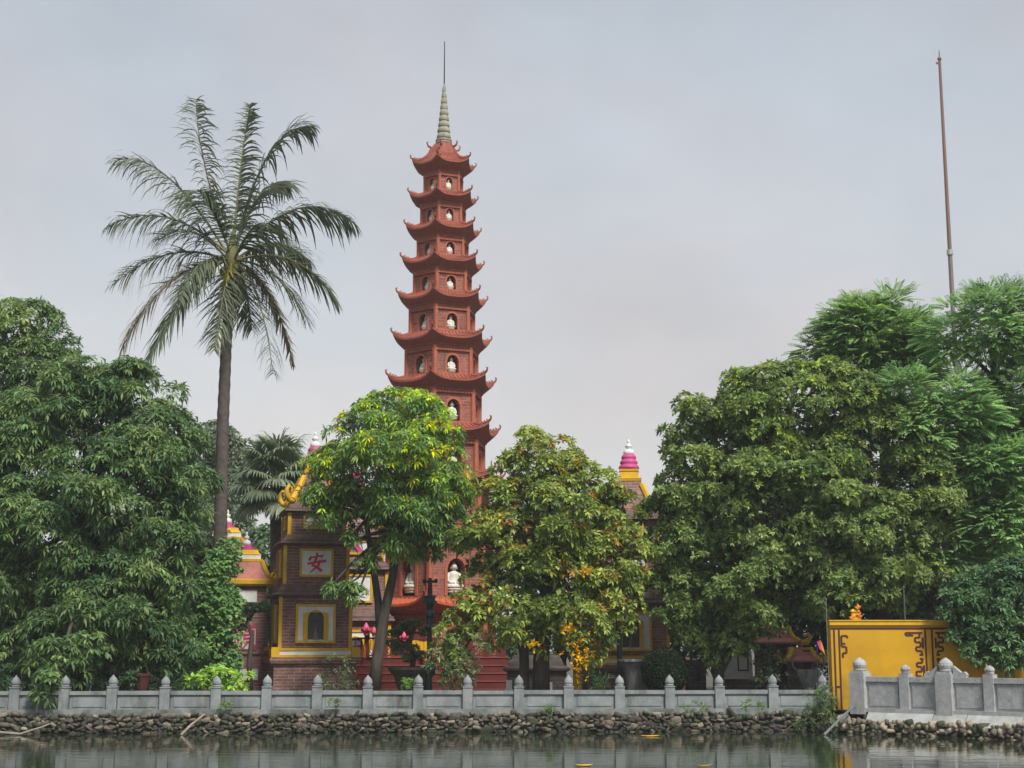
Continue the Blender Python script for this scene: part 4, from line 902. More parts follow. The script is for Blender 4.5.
tree('leafy_tree', 'green tree rising behind the far left mango crown', GB(8, 46.8), [[(8, 690, 46.8, .25), (10, 520, 46.7, .2), (14, 420, 46.5, .14)]], Lm, broad(DARKG[1:] + [(.12, .15, .05)], [3, 3, 2, 1], .26, .075, 8, 85, 1.1, .5, 22))
# --- mango in the middle
Lm = lobes_px([(398, 418, 42, 28, .1), (360, 436, 36, 26), (428, 432, 32, 32, -.1), (334, 478, 30, 32, .1), (395, 470, 60, 44, -.5), (445, 486, 22, 42), (350, 512, 36, 28, -.3), (405, 522, 52, 32, -.3), (442, 524, 22, 24), (415, 542, 32, 16, -.3), (322, 505, 18, 22, -.4)], 46.3, 1.0)
Ls = lobes_px([(352, 543, 9, 8, -.6), (346, 590, 12, 7, -.7), (358, 596, 11, 7, -.7), (367, 562, 11, 13, -.4), (318, 498, 10, 9, -.5), (330, 588, 7, 5, -.6)], 46.3, 1.0)
YOUNG = [(.30, .36, .03), (.24, .33, .04), (.36, .34, .03), (.17, .27, .045)]
MANGO2 = [(.042, .076, .030), (.064, .106, .036), (.092, .142, .046), (.128, .18, .058)]
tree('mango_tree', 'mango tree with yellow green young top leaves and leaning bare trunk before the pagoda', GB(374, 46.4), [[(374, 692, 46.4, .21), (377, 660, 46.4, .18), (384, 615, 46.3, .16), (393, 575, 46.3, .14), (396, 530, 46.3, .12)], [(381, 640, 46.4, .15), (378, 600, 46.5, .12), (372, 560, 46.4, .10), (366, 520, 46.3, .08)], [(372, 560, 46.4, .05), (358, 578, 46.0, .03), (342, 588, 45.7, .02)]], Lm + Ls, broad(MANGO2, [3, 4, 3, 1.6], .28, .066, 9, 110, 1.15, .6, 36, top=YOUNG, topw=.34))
# --- olive tree with blossoms
Lm = lobes_px([(538, 464, 44, 32), (582, 488, 42, 32, -.1), (614, 520, 28, 34), (504, 500, 30, 26, .1), (550, 528, 56, 42, -.5), (492, 548, 36, 30), (600, 566, 40, 38, -.2), (540, 588, 56, 36, -.6), (484, 592, 22, 22, -.3), (514, 630, 40, 20, -.6), (468, 614, 24, 20, -.6), (450, 644, 18, 24, -.8), (610, 600, 28, 34, -.4), (598, 632, 24, 18, -.6), (575, 628, 40, 34, -.5), (630, 560, 18, 34), (452, 672, 14, 12, -.7)], 45.2, 1.0)
OLIVE = [(.048, .070, .022), (.086, .116, .032), (.126, .158, .046), (.168, .198, .064), (.17, .16, .03), (.17, .09, .022)]
BT = tree('blossoming_tree', 'olive green rounded tree with yellowing leaves and dark twin trunks in the middle', GB(533, 45.3), [[(541, 692, 45.3, .27), (541, 660, 45.3, .25), (546, 600, 45.2, .2), (548, 550, 45.2, .16)], [(524, 692, 45.2, .16), (524, 655, 45.2, .15), (516, 610, 45.2, .12), (508, 560, 45.2, .09)]], Lm, broad(OLIVE, [3, 4, 4, 3, .6, .2], .22, .088, 8, 128, 1.1, .5, 30, top=[(.17, .095, .02), (.15, .15, .03)], topw=.08))
# --- big round tree
Lm = lobes_px([(800, 424, 80, 64, .2), (760, 418, 52, 48), (836, 414, 52, 46), (742, 452, 56, 56), (702, 486, 38, 52), (868, 452, 64, 56), (780, 512, 96, 64, -.9), (690, 548, 38, 52), (862, 540, 84, 58, -.6), (752, 578, 76, 48, -.8), (698, 606, 44, 36, -.4), (830, 588, 66, 38, -.6), (722, 640, 30, 26, -.5), (918, 500, 44, 62), (905, 578, 46, 30, -.2), (662, 570, 16, 34), (674, 512, 28, 46), (700, 430, 36, 40), (745, 640, 18, 16, -.3)], 46.0, .95)
ROUND = [(.044, .068, .026), (.070, .100, .036), (.100, .136, .049), (.134, .170, .066)]
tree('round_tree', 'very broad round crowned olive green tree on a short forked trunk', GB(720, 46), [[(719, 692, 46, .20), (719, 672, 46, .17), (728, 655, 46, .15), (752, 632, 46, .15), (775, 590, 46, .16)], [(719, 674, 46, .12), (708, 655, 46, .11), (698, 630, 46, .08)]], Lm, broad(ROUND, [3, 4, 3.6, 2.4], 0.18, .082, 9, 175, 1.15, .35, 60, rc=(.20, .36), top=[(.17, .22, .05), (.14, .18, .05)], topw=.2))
# --- feathery trees, right
FERN = [(.058, .104, .038), (.088, .146, .050), (.12, .186, .064), (.155, .22, .078)]
Lm = lobes_px([(872, 334, 44, 30), (904, 338, 24, 26), (832, 350, 26, 16), (884, 366, 40, 26), (848, 330, 24, 16), (894, 310, 22, 18)], 50)
tree('feathery_tree', 'fine leaved tree with spiky sprays rising behind the round tree', GB(885, 50.3), [[(885, 690, 50.3, .25), (885, 480, 50.2, .2), (885, 380, 50, .12)]], Lm, twiggy(FERN, [3, 4, 3, 1], .62, 10, .17, .062, 120, 80, rc=(.3, .6)))
Lm = lobes_px([(985, 330, 52, 34), (1010, 312, 36, 26), (952, 346, 20, 16), (1030, 350, 30, 30), (905, 398, 38, 26, -1.2), (950, 410, 40, 30, -.8), (1012, 410, 44, 32, -.2), (920, 430, 40, 24, -1), (985, 470, 52, 36, -.5), (1030, 460, 34, 44), (945, 500, 40, 36, -.4), (1000, 530, 50, 38, -.4), (950, 545, 40, 30, -.2)], 46.8)
tree('feathery_tree', 'tall fine leaved green tree with visible pale stem at the right edge', GB(1000, 47), [[(1000, 690, 47, .28), (1002, 560, 47, .24), (996, 440, 46.9, .18), (994, 380, 46.8, .13)]], Lm, twiggy([(.064, .114, .048), (.098, .162, .066), (.130, .20, .082), (.165, .235, .10)], [3, 4, 3.4, 1.2], .56, 9, .17, .066, 130, 90))
Lm = lobes_px([(992, 612, 44, 32), (1022, 592, 36, 30), (962, 628, 22, 26), (1018, 642, 34, 28, -.3), (975, 645, 24, 16, -.2), (1040, 620, 30, 40), (962, 604, 22, 22), (985, 655, 26, 12, -.3), (1010, 660, 26, 12, -.3), (1000, 585, 40, 24), (950, 604, 12, 16), (1020, 600, 40, 40, .3)], 40.6, .42)
tree('leafy_tree', 'low dark bushy tree hanging over the pale balustrade at lower right', GB(1015, 42.4), [[(1015, 690, 42.4, .14), (1012, 650, 42.2, .12), (1008, 620, 41.8, .09)]], Lm, broad([(.036, .066, .036), (.052, .09, .044), (.07, .115, .055), (.09, .14, .068)], [3, 4, 3, 1.4], .20, .07, 9, 190, 1.1, .4, 60))
# --- trees behind the temple
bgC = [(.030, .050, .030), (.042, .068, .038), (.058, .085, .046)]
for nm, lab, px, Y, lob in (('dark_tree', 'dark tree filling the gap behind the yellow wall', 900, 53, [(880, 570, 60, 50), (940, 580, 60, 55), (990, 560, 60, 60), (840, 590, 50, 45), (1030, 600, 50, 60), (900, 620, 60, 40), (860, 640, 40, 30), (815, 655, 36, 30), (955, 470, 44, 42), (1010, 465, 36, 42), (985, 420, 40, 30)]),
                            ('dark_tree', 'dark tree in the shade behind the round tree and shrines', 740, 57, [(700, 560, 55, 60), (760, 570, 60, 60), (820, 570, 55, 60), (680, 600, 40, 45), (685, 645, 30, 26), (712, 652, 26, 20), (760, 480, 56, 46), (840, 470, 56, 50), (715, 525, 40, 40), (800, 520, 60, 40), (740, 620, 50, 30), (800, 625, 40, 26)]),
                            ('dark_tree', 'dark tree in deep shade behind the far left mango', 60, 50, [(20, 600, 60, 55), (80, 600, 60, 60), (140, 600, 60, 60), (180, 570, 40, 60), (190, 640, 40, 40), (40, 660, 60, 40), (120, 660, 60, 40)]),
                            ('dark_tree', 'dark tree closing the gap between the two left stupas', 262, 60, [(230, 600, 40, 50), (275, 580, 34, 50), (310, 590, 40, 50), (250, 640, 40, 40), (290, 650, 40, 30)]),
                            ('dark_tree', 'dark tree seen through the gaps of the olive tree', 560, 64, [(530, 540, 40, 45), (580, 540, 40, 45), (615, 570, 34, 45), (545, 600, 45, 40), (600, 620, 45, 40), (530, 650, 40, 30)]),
                            ('distant_tree', 'hazy grey green tree behind the coconut palm trunk', 215, 86, [(212, 448, 26, 24), (235, 460, 22, 22), (195, 460, 26, 28), (215, 490, 40, 30), (250, 490, 24, 30), (225, 530, 45, 40)])):
    tree(nm, lab, GB(px, Y), [[(px, 690, Y, .3), (px, 600, Y, .22), (px, 560 if Y < 80 else 500, Y, .15)]], lobes_px(lob, Y), broad(bgC if Y < 80 else [(.06, .085, .052), (.075, .10, .065), (.09, .115, .075)], [3, 4, 3], .38, .14, 7, 42, 1.1, .5, 20, fk=6))  # the far tree's paler, greyer leaves have haze put into their colour

# --- blossoms: one sprig thing hanging in the olive tree
def blossom_spray(px, py, Y, n_, rx, rz, label, name='blossoms'):
    p = wp(px, py, Y); s = mpp(py, Y); P = rng.normal(0, 1, (n_, 3)) * np.array((rx * s * .45, .15, rz * s * .45)); D = unit(rng.normal(0, 1, (n_, 3)) + [0, -.5, .2])
    V, Fc, C = leaves(P, D, 5, .11, .07, 1.0, .2, palette(n_, [(.78, .46, .01), (.82, .55, .02), (.70, .36, .01)], [3, 3, 1]), .06)
    return tag(np_mesh(name, V + np.array(p - BT.location), Fc, C, PETAL, BT), label)
blossom_spray(578, 650, 43.6, 60, 15, 26, 'large cluster of bright yellow blossoms at the foot of the olive tree')
blossom_spray(588, 570, 43.5, 12, 8, 6, 'small yellow blossom cluster high on right side of olive tree')
blossom_spray(568, 628, 43.5, 12, 8, 6, 'yellow blossom cluster just above the largest one')
blossom_spray(534, 645, 43.6, 10, 9, 5, 'sparse yellow orange blossoms over the dark twin trunks')

# ------------------------------------------------------------------ coconut palm
CY = 45.6; cc = Vector(wp(232, 256, CY))
cp = thing('coconut_palm', 'tall slender coconut palm with drooping fronds above the far left trees', 'palm tree', GB(219, CY))
q = MB(); tp = [(217, 692, .28), (218, 640, .25), (219, 580, .235), (221, 500, .215), (223, 420, .20), (226, 350, .185), (229, 300, .175), (231, 262, .19)]
pts = []; rad = []
for (a_, b_) in zip(tp[:-1], tp[1:]):
    for i in range(10):
        t_ = i / 10; pts.append(wp(a_[0] + (b_[0] - a_[0]) * t_, a_[1] + (b_[1] - a_[1]) * t_, CY)); rad.append(.92 * (a_[2] + (b_[2] - a_[2]) * t_) * (1.06 if i % 2 else .97))
q.tube(pts, rad, 12); q.build('trunk', PALMBARK, cp, True, world=True)
def frond_mesh(start, ctrl, tip, nl, ll, colr, sidew=1.0, hang=1.0, bare=.12):
    V, Fc, C = [], [], []; o = 0
    S_, K_, T_ = Vector(start), Vector(ctrl), Vector(tip)
    bez = lambda t_: S_ * (1 - t_) ** 2 + K_ * 2 * t_ * (1 - t_) + T_ * t_ * t_
    tan = lambda t_: ((K_ - S_) * (1 - t_) + (T_ - K_) * t_).normalized()
    N = 16; ring = []
    for i in range(N + 1):                               # rachis as a tapering three-sided stalk
        t_ = i / N; p = bez(t_); tg = tan(t_); s = tg.cross(Vector((0, 0, 1))); s = s.normalized() if s.length > .05 else Vector((1, 0, 0)); u_ = s.cross(tg); r_ = .045 * (1 - t_) + .006
        for a_ in (0, 2.1, 4.2): V.append(p + (s * math.cos(a_) + u_ * math.sin(a_)) * r_); C.append((.13, .13, .055))
    for i in range(N):
        for k_ in range(3): Fc.append((i * 3 + k_, i * 3 + (k_ + 1) % 3, (i + 1) * 3 + (k_ + 1) % 3)); Fc.append((i * 3 + k_, (i + 1) * 3 + (k_ + 1) % 3, (i + 1) * 3 + k_))
    o = len(V)
    for i in range(nl):
        t_ = bare + (1 - bare) * (i + rnd.random() * .6) / nl; p = bez(t_); tg = tan(t_); s = tg.cross(Vector((0, 0, 1))); s = s.normalized() if s.length > .08 else Vector((1, 0, 0)); u_ = s.cross(tg)
        pr = (math.sin(math.pi * min(1, .18 + .62 * t_))) ** .8 * (1 if t_ < .8 else 1 - .5 * (t_ - .8) / .2); L0 = ll * pr * rnd.uniform(.8, 1.12)
        for sg in (-1, 1):
            dr = (s * sg * sidew * rnd.uniform(.6, 1.2) + tg * (.42 + .45 * t_) + u_ * rnd.uniform(-.1, .35) + Vector((rnd.gauss(0, .14), rnd.gauss(0, .14), rnd.gauss(0, .12)))).normalized(); cur = Vector(p); w0 = .038 * rnd.uniform(.7, 1.3); cu_ = rnd.uniform(.75, 1.25); cl = [c_ * cu_ for c_ in colr]
            if rnd.random() < .03: cl = [.17, .15, .06]
            sd = dr.cross(Vector((0, 0, 1))); sd = (sd.normalized() if sd.length > .05 else s) * .4 + tg * .6; prev = None; nseg = 4
            hg = hang * rnd.uniform(.4, 1.35)
            for j in range(nseg + 1):
                wj = w0 * (1.0, 1.1, .9, .6, .08)[j]; V += [cur + sd * wj, cur - sd * wj]; C += [cl, cl]
                if j: b_ = o + 2 * (j - 1); Fc += [(b_, b_ + 1, b_ + 3), (b_, b_ + 3, b_ + 2)]
                dr = (dr + Vector((0, 0, -1)) * .30 * hg * (1 + .35 * j)).normalized(); cur = cur + dr * L0 / nseg
            o += 2 * (nseg + 1)
    return np.array([tuple(v) for v in V]), np.array(Fc), np.array(C)
# tip column, tip row, control column, control row, depth offset of tip, leaflet length, hang
FRONDS = [(196, 99, 196, 150, .6, .75, .9), (250, 104, 240, 160, .9, .6, 1.0), (313, 126, 262, 122, .7, 1.0, .8), (119, 160, 165, 150, .4, 1.05, 1.0), (109, 226, 165, 196, -.5, 1.0, .9), 
          (114, 284, 170, 236, .3, 1.0, 1.0), (121, 350, 165, 262, -.8, 1.05, 1.1), (148, 360, 188, 275, -1.4, 1.0, 1.1), (214, 350, 224, 285, -1.3, .75, 1.2), (273, 374, 262, 280, -1.2, .95, 1.1), (294, 367, 275, 275, 1.2, .5, 1.2),
          (306, 322, 280, 262, -1.3, .95, 1.1), (336, 300, 296, 240, .2, 1.05, 1.0), (354, 222, 300, 180, .3, 1.15, 1.0), (290, 186, 258, 170, 1.4, .9, 1.0),           (274, 232, 258, 205, -2.2, 1.0, 1.0), (180, 300, 196, 250, -1.9, .95, 1.2), (252, 330, 246, 270, 1.5, .9, 1.2), (196, 190, 206, 190, -2.0, 1.0, 1.2), (160, 240, 192, 215, 1.8, .95, 1.0), (310, 262, 276, 226, 1.6, .95, 1.0)]
off = np.array(cp.location)
for (tx, ty, kx, ky, dd, ll, hg) in FRONDS:
    st = wp(232 + (tx - 232) * .05, 258 - (6 if ty < 230 else -2), CY + dd * .08)
    colr = rnd.choice([(.085, .102, .066), (.070, .090, .056), (.105, .118, .085)]) if (tx, ty) not in ((121, 350), (294, 367)) else (.15, .13, .10)
    V, Fc, C = frond_mesh(st, wp(kx, ky, CY + dd * .55), wp(tx, ty, CY + dd), 68, ll * 1.45, colr, 1.0, hg * (.62 if ty > 290 else .92))
    np_mesh('frond', V - off, Fc, C, FROND, cp)
V, Fc, C = frond_mesh(wp(231, 262, CY - .15), wp(227, 262, CY - .6), wp(216, 345, CY - .7), 40, .45, (.28, .25, .035), .5, 1.4); np_mesh('frond', V - off, Fc, C, FROND, cp)['label'] = 'yellowing frond hanging straight down'
q = MB(); q.lathe(tuple(cc - Vector((0, 0, .45))), [(.17, -.2), (.24, 0), (.26, .25), (.2, .6), (.1, .95), (.02, 1.3)], 10); q.build('crown_shaft', mat('palm_sheath', (.20, .19, .075), .8, (.11, .10, .05), 8, streak=True), cp, True, world=True)
for i in range(7):
    a_ = i * .9; q = MB(); q.lathe(tuple(cc + Vector((math.cos(a_) * .28, math.sin(a_) * .28, -.45 - .1 * (i % 3)))), [(.02, -.13), (.1, -.07), (.12, .02), (.08, .11), (.02, .15)], 8); q.build('coconut', mat('coconut_green', (.12, .13, .04)), cp, True, world=True)
q = MB(); q.tube([wp(237, 270, CY - .1), wp(239, 300, CY - .2), wp(237, 330, CY - .15)], [.03, .02, .01], 5); q.build('dead_stalk', PALMBARK, cp, world=True)

# ------------------------------------------------------------------ fan palm
FY = 53.0; fc = Vector(wp(276, 486, FY))
fpalm = thing('fan_palm', 'grey green fan palm with drooping pleated leaves behind the left stupa', 'palm tree', GB(276, FY)); off = np.array(fpalm.location)
q = MB(); q.tube([wp(277, 690, FY), wp(277, 560, FY), wp(276, 486, FY)], [.3, .24, .22], 10); q.build('trunk', PALMBARK, fpalm, True, world=True)
def fan(c0, dirv, pet, rad, nseg, colr):
    dirv = Vector(dirv).normalized(); c1 = Vector(c0) + dirv * pet; s = dirv.cross(Vector((0, 0, 1))); s = s.normalized() if s.length > .1 else Vector((1, 0, 0)); u_ = s.cross(dirv)
    V, Fc, C = [], [], []
    for k_ in range(2):
        pass
    for a_, b_ in ((Vector(c0), c1),):
        for p in (a_, b_): V += [p + s * .025, p - s * .025, p + u_ * .025]; C += [(.12, .13, .06)] * 3
        for k_ in range(3): Fc += [(k_, (k_ + 1) % 3, 3 + (k_ + 1) % 3), (k_, 3 + (k_ + 1) % 3, 3 + k_)]
    o = len(V)
    for i in range(nseg):
        an = (i / (nseg - 1) - .5) * R(250); d0 = (dirv * math.cos(an) + s * math.sin(an)).normalized(); wdv = (s * math.cos(an) - dirv * math.sin(an)); L_ = rad * (1 - .25 * abs(i / (nseg - 1) - .5)) * rnd.uniform(.92, 1.08)
        cur = Vector(c1); dr = d0; cu_ = rnd.uniform(.8, 1.2); cl = [c_ * cu_ for c_ in colr]; hg = rnd.uniform(.8, 1.3)
        for j in range(6):
            wj = L_ * math.sin(R(250) / nseg / 2) * (.15, .55, 1.0, .75, .45, .05)[j]; bump_ = u_ * (.012 * (-1) ** i)
            V += [cur + wdv * wj + bump_, cur - wdv * wj - bump_]; C += [cl, cl]
            if j: b_ = o + 2 * (j - 1); Fc += [(b_, b_ + 1, b_ + 3), (b_, b_ + 3, b_ + 2)]
            dr = (dr + Vector((0, 0, -1)) * (.0, .10, .28, .5, .6, .6)[j] * hg).normalized(); cur = cur + dr * L_ / 5
        o += 12
    return np.array([tuple(v) for v in V]), np.array(Fc), np.array(C)
for i in range(34):
    a_ = i * 2.399; el = [1.35, 1.1, .85, .6, .35, .1, -.2, -.5][int(i * 8 / 34)] + rnd.uniform(-.1, .1)
    if i == 0: el = 1.45
    V, Fc, C = fan(fc + Vector((0, 0, .3 * math.sin(el))), (math.cos(a_) * math.cos(el), math.sin(a_) * math.cos(el), math.sin(el)), rnd.uniform(.75, 1.05), rnd.uniform(.95, 1.2), 34, rnd.choice([(.115, .15, .090), (.14, .175, .11), (.17, .20, .135)]))
    np_mesh('fan_leaf', V - off, Fc, C, FROND, fpalm)

# ------------------------------------------------------------------ vine, shrubs, topiary, bonsai
VY = 45.2
vn = thing('climbing_vine', 'broad leaved green vine climbing the lower trunk of the coconut palm', 'vine', GB(219, VY)); off = np.array(vn.location)
Lv = lobes_px([(219, 560, 14, 28), (210, 590, 17, 34), (220, 610, 14, 34), (208, 640, 17, 34), (217, 655, 16, 30), (204, 670, 14, 20), (222, 578, 11, 24)], VY + .1, 1.1)
P, D = clump_points(Lv, 190, up=-.1, rc=(.3, .5), flat=1.0, front=.5); D = unit(D * .6 + np.array([0, -.6, -.7])); V1 = leaves(P, D, 4, .17, .135, .75, .7, palette(len(P), [(.045, .085, .032), (.065, .115, .042), (.095, .150, .055)], [3, 4, 2], P), .12)
P2, D2 = fill_points(Lv, 40); V2 = leaves(P2, D2, 6, .25, .15, 1.1, .5, palette(len(P2), [(.03, .06, .025)], [1])); V, Fc, C = join([V1, V2]); np_mesh('leaves', V - off, Fc, C, LEAF, vn)  # inside leaves coloured darkest to carry the vine's inner shade
q = MB(); q.tube([wp(214, 690, VY + .1), wp(226, 640, VY - .05), wp(214, 600, VY), wp(224, 550, VY + .1)], [.05, .04, .035, .02], 6); q.build('stem', BARK, vn, True, world=True)
def shrub(name, label, px, Y, lob, cols, w, ln, wd, k=7, dens=140, fill=40, droop=.4, cat='shrub', stem=True, dep=1.0, up=.5):
    root = thing(name, label, cat, GB(px, Y)); off = np.array(root.location); Lb = lobes_px(lob, Y, dep)
    P, D = clump_points(Lb, dens, up=up, rc=(.35, .6)); P2, D2 = fill_points(Lb, fill)
    V, Fc, C = join([leaves(P, D, k, ln, wd, 1.0, droop, palette(len(P), cols, w, P), .12), leaves(P2, D2, 6, ln * 1.1, wd * 1.3, 1.1, .4, palette(len(P2), cols[:1], [1]))]); np_mesh('leaves', V - off, Fc, C, LEAF, root)  # inner leaves get only the first, darkest tint as painted shade
    if stem:
        q = MB()
        for c, r_ in Lb: limb(q, root.location, c, .035, .012, .1)
        q.build('stems', BARK, root, True, world=True)
    return root
shrub('leafy_shrub', 'bright green broad leaved shrub at the foot of the vine', 228, 42.4, [(214, 683, 24, 9), (236, 684, 18, 9), (196, 686, 12, 6)], [(.08, .13, .035), (.13, .20, .05), (.18, .26, .06)], [2, 4, 3], .2, .10)
shrub('leafy_shrub', 'thin grey green shrub below the stupa niche', 338, 44.5, [(338, 672, 12, 14), (330, 680, 12, 10), (348, 682, 10, 10)], [(.05, .07, .035), (.07, .095, .05), (.10, .125, .065)], [3, 4, 2], .16, .04, 6, 90, 12)
shrub('round_shrub', 'small light green rounded shrub beside the lamp post base', 405, 45.5, [(405, 685, 9, 8)], [(.07, .13, .03), (.10, .18, .04)], [1, 1], .07, .04, 7, 500, 120)
shrub('leafy_shrub', 'dark drooping fern like plant left of the lamp post near yellow blossoms', 596, 44.5, [(592, 683, 10, 9), (604, 686, 9, 7)], [(.025, .045, .022), (.04, .065, .03)], [2, 1], .24, .03, 8, 120, 30)
shrub('wall_bush', 'scraggy green bush growing down the sea wall left of yellow wall', 818, 41.0, [(815, 706, 17, 13, -.5), (824, 722, 10, 10, -.75), (803, 722, 10, 8, -.75), (826, 695, 8, 12, -.3)], [(.035, .055, .024), (.05, .075, .03), (.07, .10, .04)], [3, 4, 2], .13, .035, 7, 230, 70)
shrub('leafy_shrub', 'dark leafy shrub with pale flowers in front of the salmon roofed shrine', 770, 46.5, [(768, 664, 12, 18), (776, 680, 14, 12), (764, 680, 10, 10)], [(.025, .045, .022), (.04, .065, .032), (.06, .085, .04), (.35, .36, .30)], [4, 4, 2, .25], .15, .06, 7, 130, 40)
shrub('leafy_shrub', 'grey green drooping shrub in front of the red steps', 458, 44.2, [(455, 672, 20, 16), (470, 650, 14, 14), (440, 662, 12, 14)], [(.05, .07, .035), (.08, .10, .05), (.12, .14, .07)], [3, 4, 2], .2, .06, 7, 110, 24)
shrub('leafy_shrub', 'low dark foliage behind the balustrade under the far left mango', 150, 42.2, [(130, 690, 24, 12), (160, 686, 20, 9), (185, 688, 16, 8), (100, 690, 20, 12), (12, 685, 26, 14)], [(.025, .045, .024), (.035, .06, .03)], [3, 2], .2, .06, 7, 120, 30, stem=False)
for i_, (px_, lab_) in enumerate(((335, 'small pale weed sprouting from the balustrade panel beside the third post from the vine'), (553, 'small weed tuft on the wall ledge below the blossoming tree'), (690, 'low weeds on the ledge right of the round topiary'), (760, 'weed clump on the ledge near the right end of the long balustrade'), (225, 'weed tuft on the ledge below the bright green shrub'))):
    w_ = shrub('weed_tuft', lab_, px_, 39.95, [(px_, 707 if i_ else 704, (5, 7, 16, 18, 6)[i_], 4)], [(.05, .085, .03), (.08, .12, .04)], [1, 1], .12, .035, 6, 260, 40, stem=False, dep=.6, cat='weed')
# ball topiary
p = wp(665, 671, 45.4); rr = 22.5 * mpp(671, 45.4); bt2 = thing('round_topiary', 'dark green ball shaped topiary bush behind the balustrade', 'topiary', GB(665, 45.4)); off = np.array(bt2.location)
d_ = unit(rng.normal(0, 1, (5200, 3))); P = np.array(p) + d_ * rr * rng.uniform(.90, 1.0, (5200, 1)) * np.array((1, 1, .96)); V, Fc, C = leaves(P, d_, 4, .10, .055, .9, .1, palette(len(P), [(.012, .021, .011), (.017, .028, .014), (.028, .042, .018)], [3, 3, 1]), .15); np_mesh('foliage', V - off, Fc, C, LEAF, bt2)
q = MB(); q.tube([GB(665, 45.4), Vector(p)], [.1, .06], 7); q.lathe(tuple(p), [(.02, -rr * .86), (rr * .6, -rr * .6), (rr * .86, 0), (rr * .6, rr * .6), (.02, rr * .86)], 14); q.build('trunk', mat('dark_trunk_core', (.03, .032, .02), .95), bt2, world=True)  # stem plus a solid dark core filling the leaf ball
def pads(name, label, base, Y, trunk, padl, cols):
    root = thing(name, label, 'bonsai', GB(base, Y)); off = np.array(root.location)
    q = MB(); tpts = [Vector(wp(a_, b_, Y)) for a_, b_ in trunk]; q.tube(tpts, [.10 - .07 * i / len(tpts) for i in range(len(tpts))], 7)
    for a_, b_, rx, rz in padl:
        c = Vector(wp(a_, b_, Y)); nr = min(tpts, key=lambda t_: (t_ - c).length); q.tube([nr, nr.lerp(c, .6) + Vector((0, 0, -.05)), c], [.045, .035, .015], 6)
    q.build('trunk', BARK, root, True, world=True)
    for L_ in lobes_px(padl, Y, 1.0):
        c, r_ = L_; r_ = r_ * np.array((.8, .8, .62)); m_ = int(900 * r_[0] * r_[0] / .1 * .12) + 90; d_ = unit(rng.normal(0, 1, (m_, 3)) + [0, 0, .35]); P = c + d_ * r_ * rng.uniform(.55, 1, (m_, 1)); V, Fc, C = leaves(P, d_, 6, .07, .03, .8, .1, palette(m_, cols, [1] * len(cols)), .15); np_mesh('foliage_pad', V - off, Fc, C, LEAF, root)
    return root
PADC = [(.036, .066, .036), (.05, .09, .046), (.07, .115, .055)]
bon = pads('cloud_bonsai', 'cloud pruned bonsai pine with layered pads left of the lamp post', 412, 48.0, [(412, 668), (414, 655), (408, 645), (413, 632), (412, 622)], [(412, 623, 14, 6), (394, 633, 9, 5), (402, 628, 9, 4.5), (426, 632, 10, 5), (393, 643, 9, 5), (398, 651, 8, 6), (412, 648, 10, 5), (420, 655, 10, 6), (408, 658, 9, 6)], PADC)
p = wp(413, 690, 48.0); q = MB(); zz = zof(667, 48) - GZ; q.lathe((0, 0, 0), [(.4, 0), (.45, zz * .25), (.62, zz * .72), (.80, zz * .92), (.82, zz), (.72, zz), (.68, zz - .06)], 16); o = q.build('bonsai_bowl', mat('mossy_bowl', (.10, .09, .06), .9, (.055, .055, .04), 5)); o.location = (p.x, 48, GZ); tag(o, 'mossy stone bowl under the cloud pruned bonsai', 'planter')
pads('cloud_bonsai', 'flat dark green bonsai crown in front of the small stupa', 252, 47.6, [(250, 692), (249, 660), (252, 636), (247, 622), (254, 612)], [(252, 608, 20, 7), (264, 606, 10, 6), (243, 616, 12, 9), (242, 628, 6, 6)], [(.018, .034, .02), (.025, .045, .025), (.036, .058, .03)])
# pots and bits
p = wp(142, 690, 41.9); q = MB(); q.lathe((0, 0, 0), [(.14, 0), (.17, .1), (.2, .3), (.22, .42), (.24, .43), (.24, .5), (.2, .5), (.18, .42)], 12); o = q.build('flower_pot', mat('red_pot', (.085, .02, .018), .7)); o.location = (p.x, 41.9, zof(692, 41.9)); tag(o, 'dark red flower pot behind the balustrade under the far left mango', 'pot')
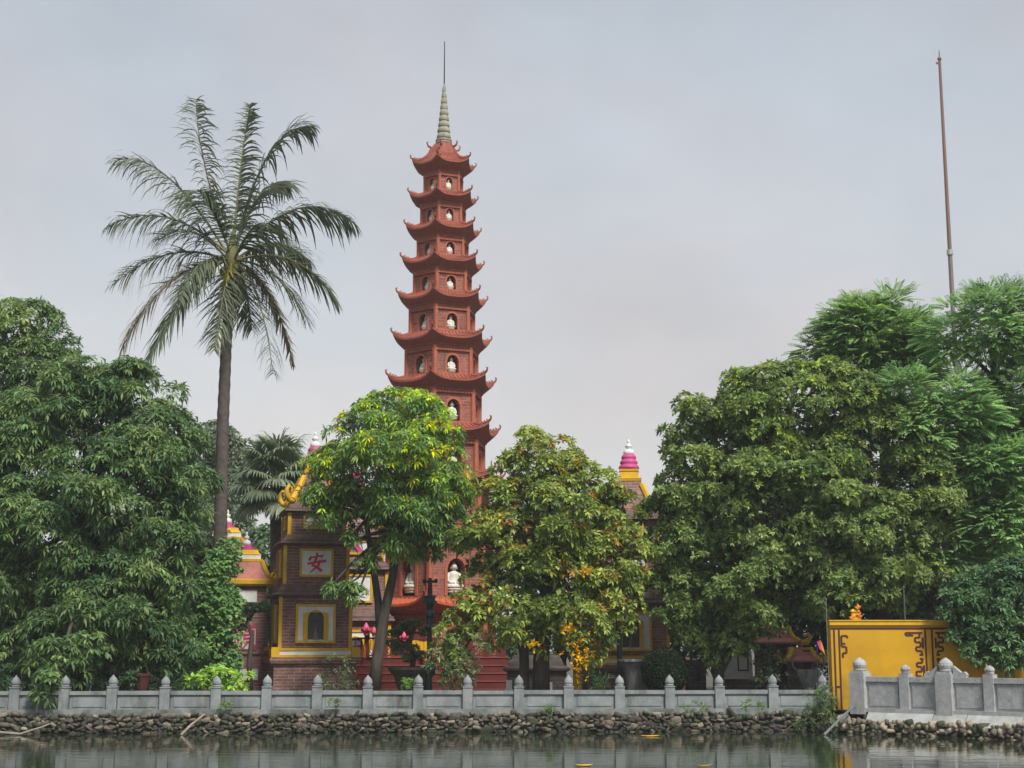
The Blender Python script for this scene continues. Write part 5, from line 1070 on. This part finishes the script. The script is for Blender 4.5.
# things just showing above the ochre wall
p = wp(855, 621, 43.5); of = thing('offering_stand', 'yellow offering stand with orange flames and blossoms above the yellow wall', 'shrine', (p.x, 43.5, GZ)); z = lambda y: zof(y, 43.5) - GZ; s = mpp(620, 43.5)
q = MB(); q.box(-.3, .3, -.3, .3, 0, z(620)); q.build('pillar', MOSSBRICK, of)
q = MB(); q.square([(5 * s, z(620)), (5 * s, z(618)), (3.6 * s, z(617.5)), (3.2 * s, z(613)), (4.4 * s, z(612)), (4.4 * s, z(611)), (2.4 * s, z(609))]); q.build('yellow_shrine_top', YEL, of)
for i, (a_, b_) in enumerate(((-5, 619), (5, 617.5), (1, 609))):
    q = MB(); q.tube([(a_ * s, -.1, z(b_)), (a_ * s + .08 * (-1) ** i, -.1, z(b_ - 2.5)), (a_ * s + .02, -.1, z(b_ - 5))], [.08, .07, .01], 6); q.build('flame_ornament', ORANGE, of)
p = wp(820.5, 651, 44.5); q = MB(); q.mi = 0; q.rings([[(-.10, y, .26), (0, y, .32), (.06, y, 0), (-.02, y, .05)] for y in (-.015, .015)]); q.mi = 1; q.rings([[(0, y, .32), (.05, y, .24), (.14, y, -.12), (.06, y, 0)] for y in (-.016, .016)]); q.mi = 2; q.tube([(-.1, 0, .30), (-.12, 0, GZ - p.z)], .02, 5); o = q.build('pennant', [PINK2, YFLOW, IRON]); o.location = p; tag(o, 'small pink and yellow pennant on a stick left of the yellow wall', 'flag')
p = wp(809, 690, 46.5); wr = thing('stone_censer', 'grey stone incense urn with ring handles left of the yellow wall', 'urn', (p.x, 46.5, GZ)); z = lambda y: zof(y, 46.5) - GZ
q = MB(); q.lathe((0, 0, 0), [(.22, 0), (.22, .15), (.14, .25), (.16, .45), (.34, .75), (.38, .95), (.34, 1.0)], 12); q.build('body', MATS['urn_stone'], wr, True)
for sx in (-1, 1):
    q = MB(); q.tube([(sx * .36 + sx * .14 * math.sin(a_), 0, 1.0 + .22 * (1 - math.cos(a_))) for a_ in np.linspace(0, math.pi, 7)], .03, 6); q.build('handle', MATS['urn_stone'], wr)

# ------------------------------------------------------------------ humid air
hz_ = MB(); hz_.box(-160, 160, -40, 200, -1, 60)
hm = bpy.data.materials.new('haze'); hm.use_nodes = True; n = hm.node_tree.nodes; n.remove(n['Principled BSDF'])
pv = n.new('ShaderNodeVolumePrincipled'); pv.inputs['Color'].default_value = (.93, .95, 1, 1); pv.inputs['Density'].default_value = .0006; pv.inputs['Anisotropy'].default_value = .1
hm.node_tree.links.new(pv.outputs[0], n['Material Output'].inputs['Volume'])
tag(hz_.build('haze', hm), kind='stuff')
